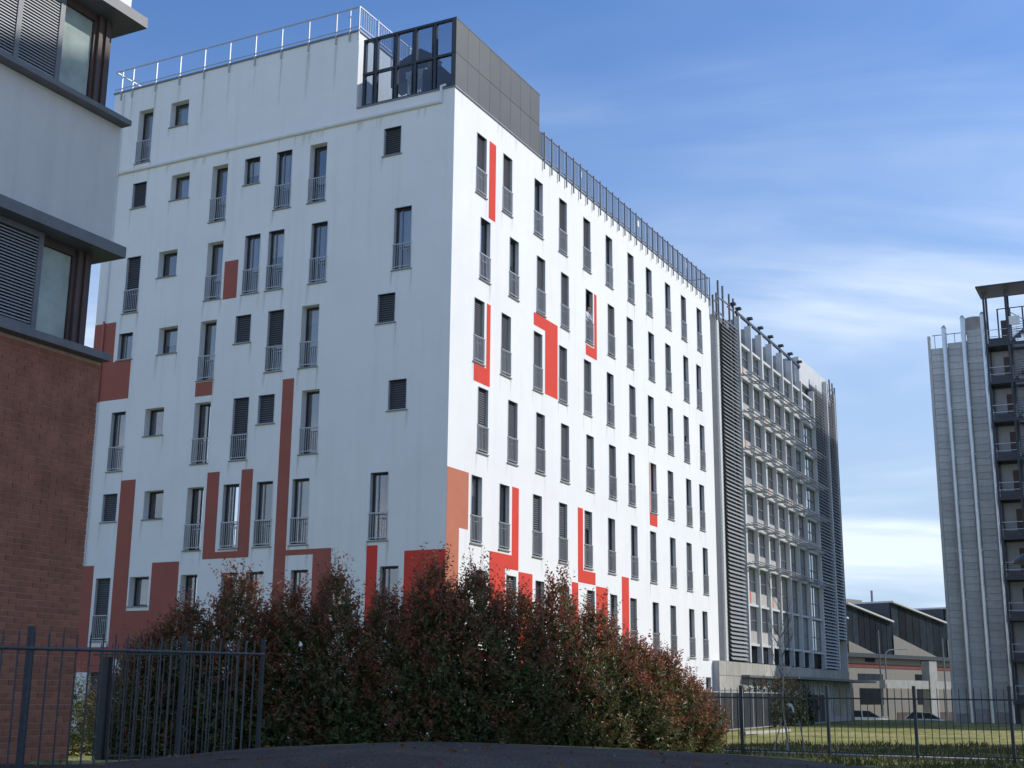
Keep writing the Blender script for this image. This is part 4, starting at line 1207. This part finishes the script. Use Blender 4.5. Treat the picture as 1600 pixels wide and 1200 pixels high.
# grass tufts close to the right fence
rng = np.random.default_rng(5)
n = 26000
gxp = rng.uniform(3.5, 20, n); gyp = rng.uniform(22, 46, n)
keep = (gxp / gyp < .43) & (gxp / gyp > .10) & (np.abs(((gxp - 4.6) * .61 + (gyp - 40.4)) ) > .75)
gxp, gyp = gxp[keep], gyp[keep]; n = len(gxp)
gz = bank(gxp, gyp) - .02
P = np.stack([gxp, gyp, gz], 1); Dn = np.stack([rng.normal(0, .35, n), rng.normal(0, .35, n), np.ones(n)], 1)
Lg = rng.uniform(.05, .17, n) * (1 + .8 * (np.sin(gxp * 2.1) * np.sin(gyp * 1.7) > .4))
mixv = rng.uniform(0, 1, (n, 1)); Cg = np.array([[.07, .10, .025]]) * mixv + np.array([[.17, .16, .06]]) * (1 - mixv)
stuff(put('grass', leaf_cloud(P, Dn, Lg, Lg * .06 + .004, Cg, 'grass', leaf_m, rng)))

nL = 150
lx = rng.uniform(-6.5, 4.0, nL); ly = rng.uniform(11.5, 15.8, nL)
lz = np.array([float(crest(np.array(a)) * ramp(np.array(b))) for a, b in zip(lx, ly)]) + .018
Dl = np.stack([rng.normal(size=nL), rng.normal(size=nL), rng.uniform(.0, .35, nL)], 1)
Cl = np.stack([rng.uniform(.10, .30, nL), rng.uniform(.07, .16, nL), rng.uniform(.03, .07, nL)], 1)
Ll = rng.uniform(.05, .11, nL)
stuff(put('fallen_leaves', leaf_cloud(np.stack([lx, ly, lz], 1), Dl, Ll, Ll * .25, Cl, 'fallen_leaves', leaf_m, rng)))
q = MB(); q.tube((0, 0, .015), (.16, .02, .02), .011, .009, n=5); q.tube((.16, .02, .02), (.30, -.01, .015), .009, .005, n=5); q.tube((.16, .02, .02), (.22, .07, .03), .005, .003, n=4)
tag(q.build('twig', bark, None, (-2.95, 13.6, float(crest(np.array(-2.95)) * ramp(np.array(13.6))))), 'short dark twig lying on the asphalt below the near fence end', 'twig')

# bare sapling with two stakes and a tie
sap = thing('sapling', 'bare young tree with a pale trunk and plastic tie behind the right fence', 'tree', (7.95, 38.3, 0))
q = MB(); rr_ = random.Random(9)
pts = [Vector((0, 0, -.05))]
for k in range(9): pts.append(pts[-1] + Vector((rr_.uniform(-.05, .05), rr_.uniform(-.05, .05), .5)))
for k in range(9): q.tube(pts[k], pts[k + 1], .035 - .003 * k, .032 - .003 * k, n=7, cap=False)
q.build('trunk', palebark, sap)
q = MB()
for k in range(26):
    i0 = rr_.randint(2, 8); p0 = pts[i0] + Vector((0, 0, rr_.uniform(0, .4))) * (1 if i0 < 9 else 0)
    a_ = rr_.uniform(0, 6.28); p1 = p0 + Vector((math.cos(a_) * .3, math.sin(a_) * .3, .45)); p2 = p1 + Vector((math.cos(a_) * .12, math.sin(a_) * .12, .4))
    q.tube(p0, p1, .010, .007, n=4, cap=False); q.tube(p1, p2, .007, .003, n=4, cap=False)
    for w_ in range(3):
        p3 = p1 + Vector((rr_.uniform(-.2, .2), rr_.uniform(-.2, .2), rr_.uniform(.1, .35))); q.tube(p1, p3, .004, .002, n=3, cap=False)
stuff(q.build('branches', bark, sap))
q = MB(); q.bar((.03, -.03, 1.42), (.16, -.05, 1.36), .05, .09); q.bar((.16, -.05, 1.36), (.22, -.05, 1.18), .04, .05); q.build('tie', sign_m, sap)
for sx, lean, lab in ((-.42, .30, 'short stake leaning right, left of the sapling'), (.45, -.16, 'short stake leaning left, right of the sapling')):
    q = MB(); q.tube((0, 0, -.05), (lean, 0, .95), .018, n=6); st_ = q.build('stake', palebark, None, (7.95 + sx, 38.2 - sx * .5, 0)); tag(st_, lab, 'stake')

# lamp posts and poles near the workshop, and the hooded lamp at the right edge
def lamp_pole(x, y, h, lab, arm):
    t_ = thing('street_lamp' if arm else 'steel_pole', lab, 'street lamp' if arm else 'pole', (x, y, 0))
    q = MB(); q.tube((0, 0, 0), (0, 0, h), .09, .06, n=8); q.build('pole', greymetal, t_)
    if arm:
        q = MB(); q.tube((0, 0, h - .02), (.35, 0, h + .35), .05, n=6); q.tube((.35, 0, h + .35), (1.5, 0, h + .45), .045, n=6); q.build('arm', galv, t_)
        q = MB(); q.box(1.3, -.12, h + .36, 2.0, .12, h + .46); q.build('lamp_head', galv, t_)
lamp_pole(33.6, 120, 7.6, 'plain thin steel pole left of the curved street lamp', False)
lamp_pole(34.1, 120, 5.5, 'street lamp with a bent arm in front of the sawtooth roof', True)
lamp_pole(39.4, 120, 6.9, 'plain steel pole in front of the right workshop gable', False)
hl = thing('hooded_lamp', 'dark hooded lamp at the right edge before the tower stair', 'street lamp', (12.05, 30.0, 0))
q = MB(); q.tube((0, 0, 0), (0, 0, 4.85), .05, n=10); q.build('pole', darkmetal, hl)
q = MB(); q.tube((0, 0, 4.66), (0, 0, 4.72), .43, n=28); q.tube((0, 0, 4.72), (0, 0, 4.93), .43, .12, n=28); q.tube((0, 0, 4.93), (0, 0, 5.02), .12, .08, n=16); q.build('lamp_hood', darkmetal, hl)

# parked cars
def car(name, lab, paint, loc, rz):
    t_ = thing(name, lab, 'car', loc, rz, 'cars parked by the workshop')
    st = [(-2.0, .72, .34, .62), (-1.93, .80, .26, .88), (-1.2, .85, .24, .96), (0, .86, .24, .97), (1.0, .85, .24, .95), (1.75, .80, .26, .82), (2.05, .66, .34, .60)]
    q = MB()
    ring = lambda x, hw, z0, z1: [(x, -hw, z0 + .1), (x, -hw * .9, z0), (x, hw * .9, z0), (x, hw, z0 + .1), (x, hw, z1 - .14), (x, hw * .86, z1), (x, -hw * .86, z1), (x, -hw, z1 - .14)]
    for s_ in st: q.v += ring(*s_)
    for i in range(len(st) - 1):
        for k in range(8): q.f.append((i * 8 + k, i * 8 + (k + 1) % 8, (i + 1) * 8 + (k + 1) % 8, (i + 1) * 8 + k)); q.m.append(0)
    q.f.append(tuple(reversed(range(8)))); q.m.append(0); q.f.append(tuple(len(q.v) - 8 + i for i in range(8))); q.m.append(0)
    q.build('body', paint, t_)
    prof = [(-1.85, .955), (1.15, .945), (.30, 1.46), (-1.25, 1.50)]
    q = MB(); q.prism([(x, z) for x, z in prof], -.70, .70); q.build('windows', carglass, t_)
    q = MB(); q.prism([(-1.30, 1.47), (.34, 1.44), (.22, 1.52), (-1.22, 1.56)], -.66, .66)
    for y in (-.705, .705):
        for (xa, za), (xb, zb) in (((1.16, .95), (.28, 1.46)), ((-.35, .95), (-.40, 1.49)), ((-1.86, .95), (-1.26, 1.49))): q.bar((xa, y, za), (xb, y, zb), .04, .07)
    q.build('roof', paint, t_)
    for x in (-1.25, 1.3):
        for y in (-.80, .80):
            q = MB(); q.tube((x, y - .1, .31), (x, y + .1, .31), .31, n=18); w_ = q.build('wheel', tyre_m, t_)
            q = MB(); q.tube((x, y - .105, .31), (x, y + .105, .31), .18, n=14); q.build('rim', galv, w_)
    for y in (-.55, .55):
        q = MB(); q.box(1.90, y - .13, .62, 2.02, y + .13, .74); q.build('headlight', sign_m, t_)
        q = MB(); q.box(-1.99, y - .12, .70, -1.94, y + .12, .86); q.build('tail_light', red_paint, t_)
car('parked_car', 'white hatchback parked left of the portico pillar', carwhite, (30.0, 112.0, -.93), R(-14))
car('parked_car', 'silver car parked between the portico pillars', carsilver, (36.3, 116, -1.08), R(-16))

# ------------------------------------------------------------------ the man at the window
def person():
    wx, wz = EVEN[4] * K, ZT[2] - HF
    # own frame: x to the right seen from outside, y inward
    base = Vector(CORNER) + BD * wx
    root = thing('person', 'man in a pale shirt leaning on the railing of an upper window', 'person', (base.x, base.y, wz + .03), R(90) - YAW)
    J = {'pel': (.50, .36, .93), 'wst': (.50, .32, 1.06), 'chs': (.50, .20, 1.28), 'nk': (.50, .12, 1.42), 'hd0': (.51, .08, 1.50), 'hd1': (.52, .05, 1.60), 'hd2': (.52, .055, 1.68),
         'shl': (.34, .16, 1.37), 'ell': (.27, .05, 1.12), 'wrl': (.40, -.06, 1.02), 'hal': (.46, -.075, 1.01),
         'shr': (.66, .16, 1.37), 'elr': (.74, .06, 1.12), 'wrr': (.60, -.06, 1.02), 'har': (.54, -.075, 1.01),
         'hpl': (.41, .36, .88), 'knl': (.40, .33, .48), 'anl': (.40, .38, .08), 'tol': (.39, .24, .03),
         'hpr': (.59, .36, .88), 'knr': (.60, .31, .48), 'anr': (.60, .38, .08), 'tor': (.61, .24, .03)}
    Rr = {'pel': .14, 'wst': .125, 'chs': .145, 'nk': .058, 'hd0': .072, 'hd1': .092, 'hd2': .07, 'shl': .075, 'ell': .046, 'wrl': .032, 'hal': .036, 'shr': .075, 'elr': .046, 'wrr': .032, 'har': .036,
          'hpl': .095, 'knl': .062, 'anl': .045, 'tol': .04, 'hpr': .095, 'knr': .062, 'anr': .045, 'tor': .04}
    names = list(J)
    E_ = [('pel','wst'),('wst','chs'),('chs','nk'),('nk','hd0'),('hd0','hd1'),('hd1','hd2'),('chs','shl'),('shl','ell'),('ell','wrl'),('wrl','hal'),('chs','shr'),('shr','elr'),('elr','wrr'),('wrr','har'),
          ('pel','hpl'),('hpl','knl'),('knl','anl'),('anl','tol'),('pel','hpr'),('hpr','knr'),('knr','anr'),('anr','tor')]
    def grow(names, J, Rr, E_, rootn):
        me = bpy.data.meshes.new('body'); me.from_pydata([J[n] for n in names], [(names.index(a), names.index(b)) for a, b in E_], [])
        o = bpy.data.objects.new('tmp_body', me); COL.objects.link(o)
        sk = o.modifiers.new('s', 'SKIN'); sk.use_smooth_shade = True
        for i, n in enumerate(names):
            me.skin_vertices[0].data[i].radius = (Rr[n], Rr[n]); me.skin_vertices[0].data[i].use_root = (n == rootn)
        o.modifiers.new('d', 'SUBSURF').levels = 2
        dg = bpy.context.evaluated_depsgraph_get()
        m2 = bpy.data.meshes.new_from_object(o.evaluated_get(dg))
        bpy.data.objects.remove(o)
        return m2
    m2 = grow(names, J, Rr, E_, 'pel')
    m2.name = 'body'
    m2.materials.clear()
    for mm in (skin_m, shirt_m, trouser_m, tyre_m): m2.materials.append(mm)
    for p in m2.polygons:
        c = p.center
        if c.z < .10: k = 3
        elif c.z < .95: k = 2
        elif c.y < -.045 or c.z > 1.435: k = 0
        else: k = 1
        p.material_index = k; p.use_smooth = True
    put('body', m2, root)
    # fingers round the rail
    for sx in (-1, 1):
        fn, fj, fr_ = ['a'], {'a': (.50 + sx * .05, -.075, 1.01)}, {'a': .02}; fe = []
        for q in range(4):
            b0 = (.50 + sx * (.015 + .022 * q), -.095, 1.0)
            fj['b%d' % q] = b0; fj['c%d' % q] = (b0[0], -.105, .96); fr_['b%d' % q] = .009; fr_['c%d' % q] = .008
            fn += ['b%d' % q, 'c%d' % q]; fe += [('a', 'b%d' % q), ('b%d' % q, 'c%d' % q)]
        fj['t'] = (.50 + sx * .02, -.05, .985); fr_['t'] = .01; fn.append('t'); fe.append(('a', 't'))
        h_ = grow(fn, fj, fr_, fe, 'a'); h_.materials.clear(); h_.materials.append(skin_m); h_.name = 'hand'
        put('hand', h_, root)
    # hair cap, nose, eyes, ears
    q = MB()
    for i in range(7):
        for k in range(12):
            a0, a1 = i * .26, (i + 1) * .26; t0, t1 = k * math.pi / 6, (k + 1) * math.pi / 6
            cc = Vector((.52, .062, 1.645)); rad = Vector((.098, .108, .10))
            f_ = lambda a, t: tuple(cc + Vector((rad.x * math.sin(a) * math.cos(t), rad.y * math.sin(a) * math.sin(t), rad.z * math.cos(a))))
            if i > 4 and math.sin((t0 + t1) / 2) < -.1: continue
            q.quad(f_(a1, t0), f_(a1, t1), f_(a0, t1), f_(a0, t0))
    q.build('hair', hair_m, root, smooth=True)
    q = MB(); q.tube((.52, -.035, 1.625), (.52, -.062, 1.59), .010, .016, n=6); q.tube((.425, .06, 1.60), (.415, .065, 1.635), .014, n=6); q.tube((.615, .06, 1.60), (.625, .065, 1.635), .014, n=6); q.build('nose_and_ears', skin_m, root)
    q = MB(); 
    for sx in (-.034, .034): q.tube((.52 + sx, -.030, 1.628), (.52 + sx, -.042, 1.628), .011, n=8)
    q.box(.495, -.040, 1.552, .545, -.034, 1.560); q.build('eyes_and_mouth', hair_m, root)
person()

# ------------------------------------------------------------------ neighbouring buildings to the right of the frame (they throw the shade)
def neighbour(lab, x0, x1, y0, y1, h, rz=0):
    t_ = thing('neighbour_building', lab, 'building', ((x0 + x1) / 2, (y0 + y1) / 2, 0), rz)
    w, d = (x1 - x0) / 2, (y1 - y0) / 2
    q = MB(); q.box(-w, -d, 0, w, d, h); q.build('wall', faraway, t_)
    q = MB(); q.box(-w - .3, -d - .3, h + .002, w + .3, d + .3, h + .3); q.build('roof', stone, t_)
    q = MB(); q.box(-.55, 0, 0, .55, .06, 1.5); wm_ = q.mesh('window', shedglass)
    for k in range(int(h / 3.2)):
        for j in range(int(d * 2 / 3)):
            put('window', wm_, t_, (-w - .001, -d + 1.5 + j * 3, 1.0 + k * 3.2), R(90))
            o_ = bpy.data.objects[-1] if False else None
    return t_
neighbour('tall pale plain block on the right side of the street', 18.2, 31.0, 16.5, 34.4, 29.0)
neighbour('low pale plain block on the right side of the lawn', 21.0, 33.0, 39.3, 48.8, 12.0)
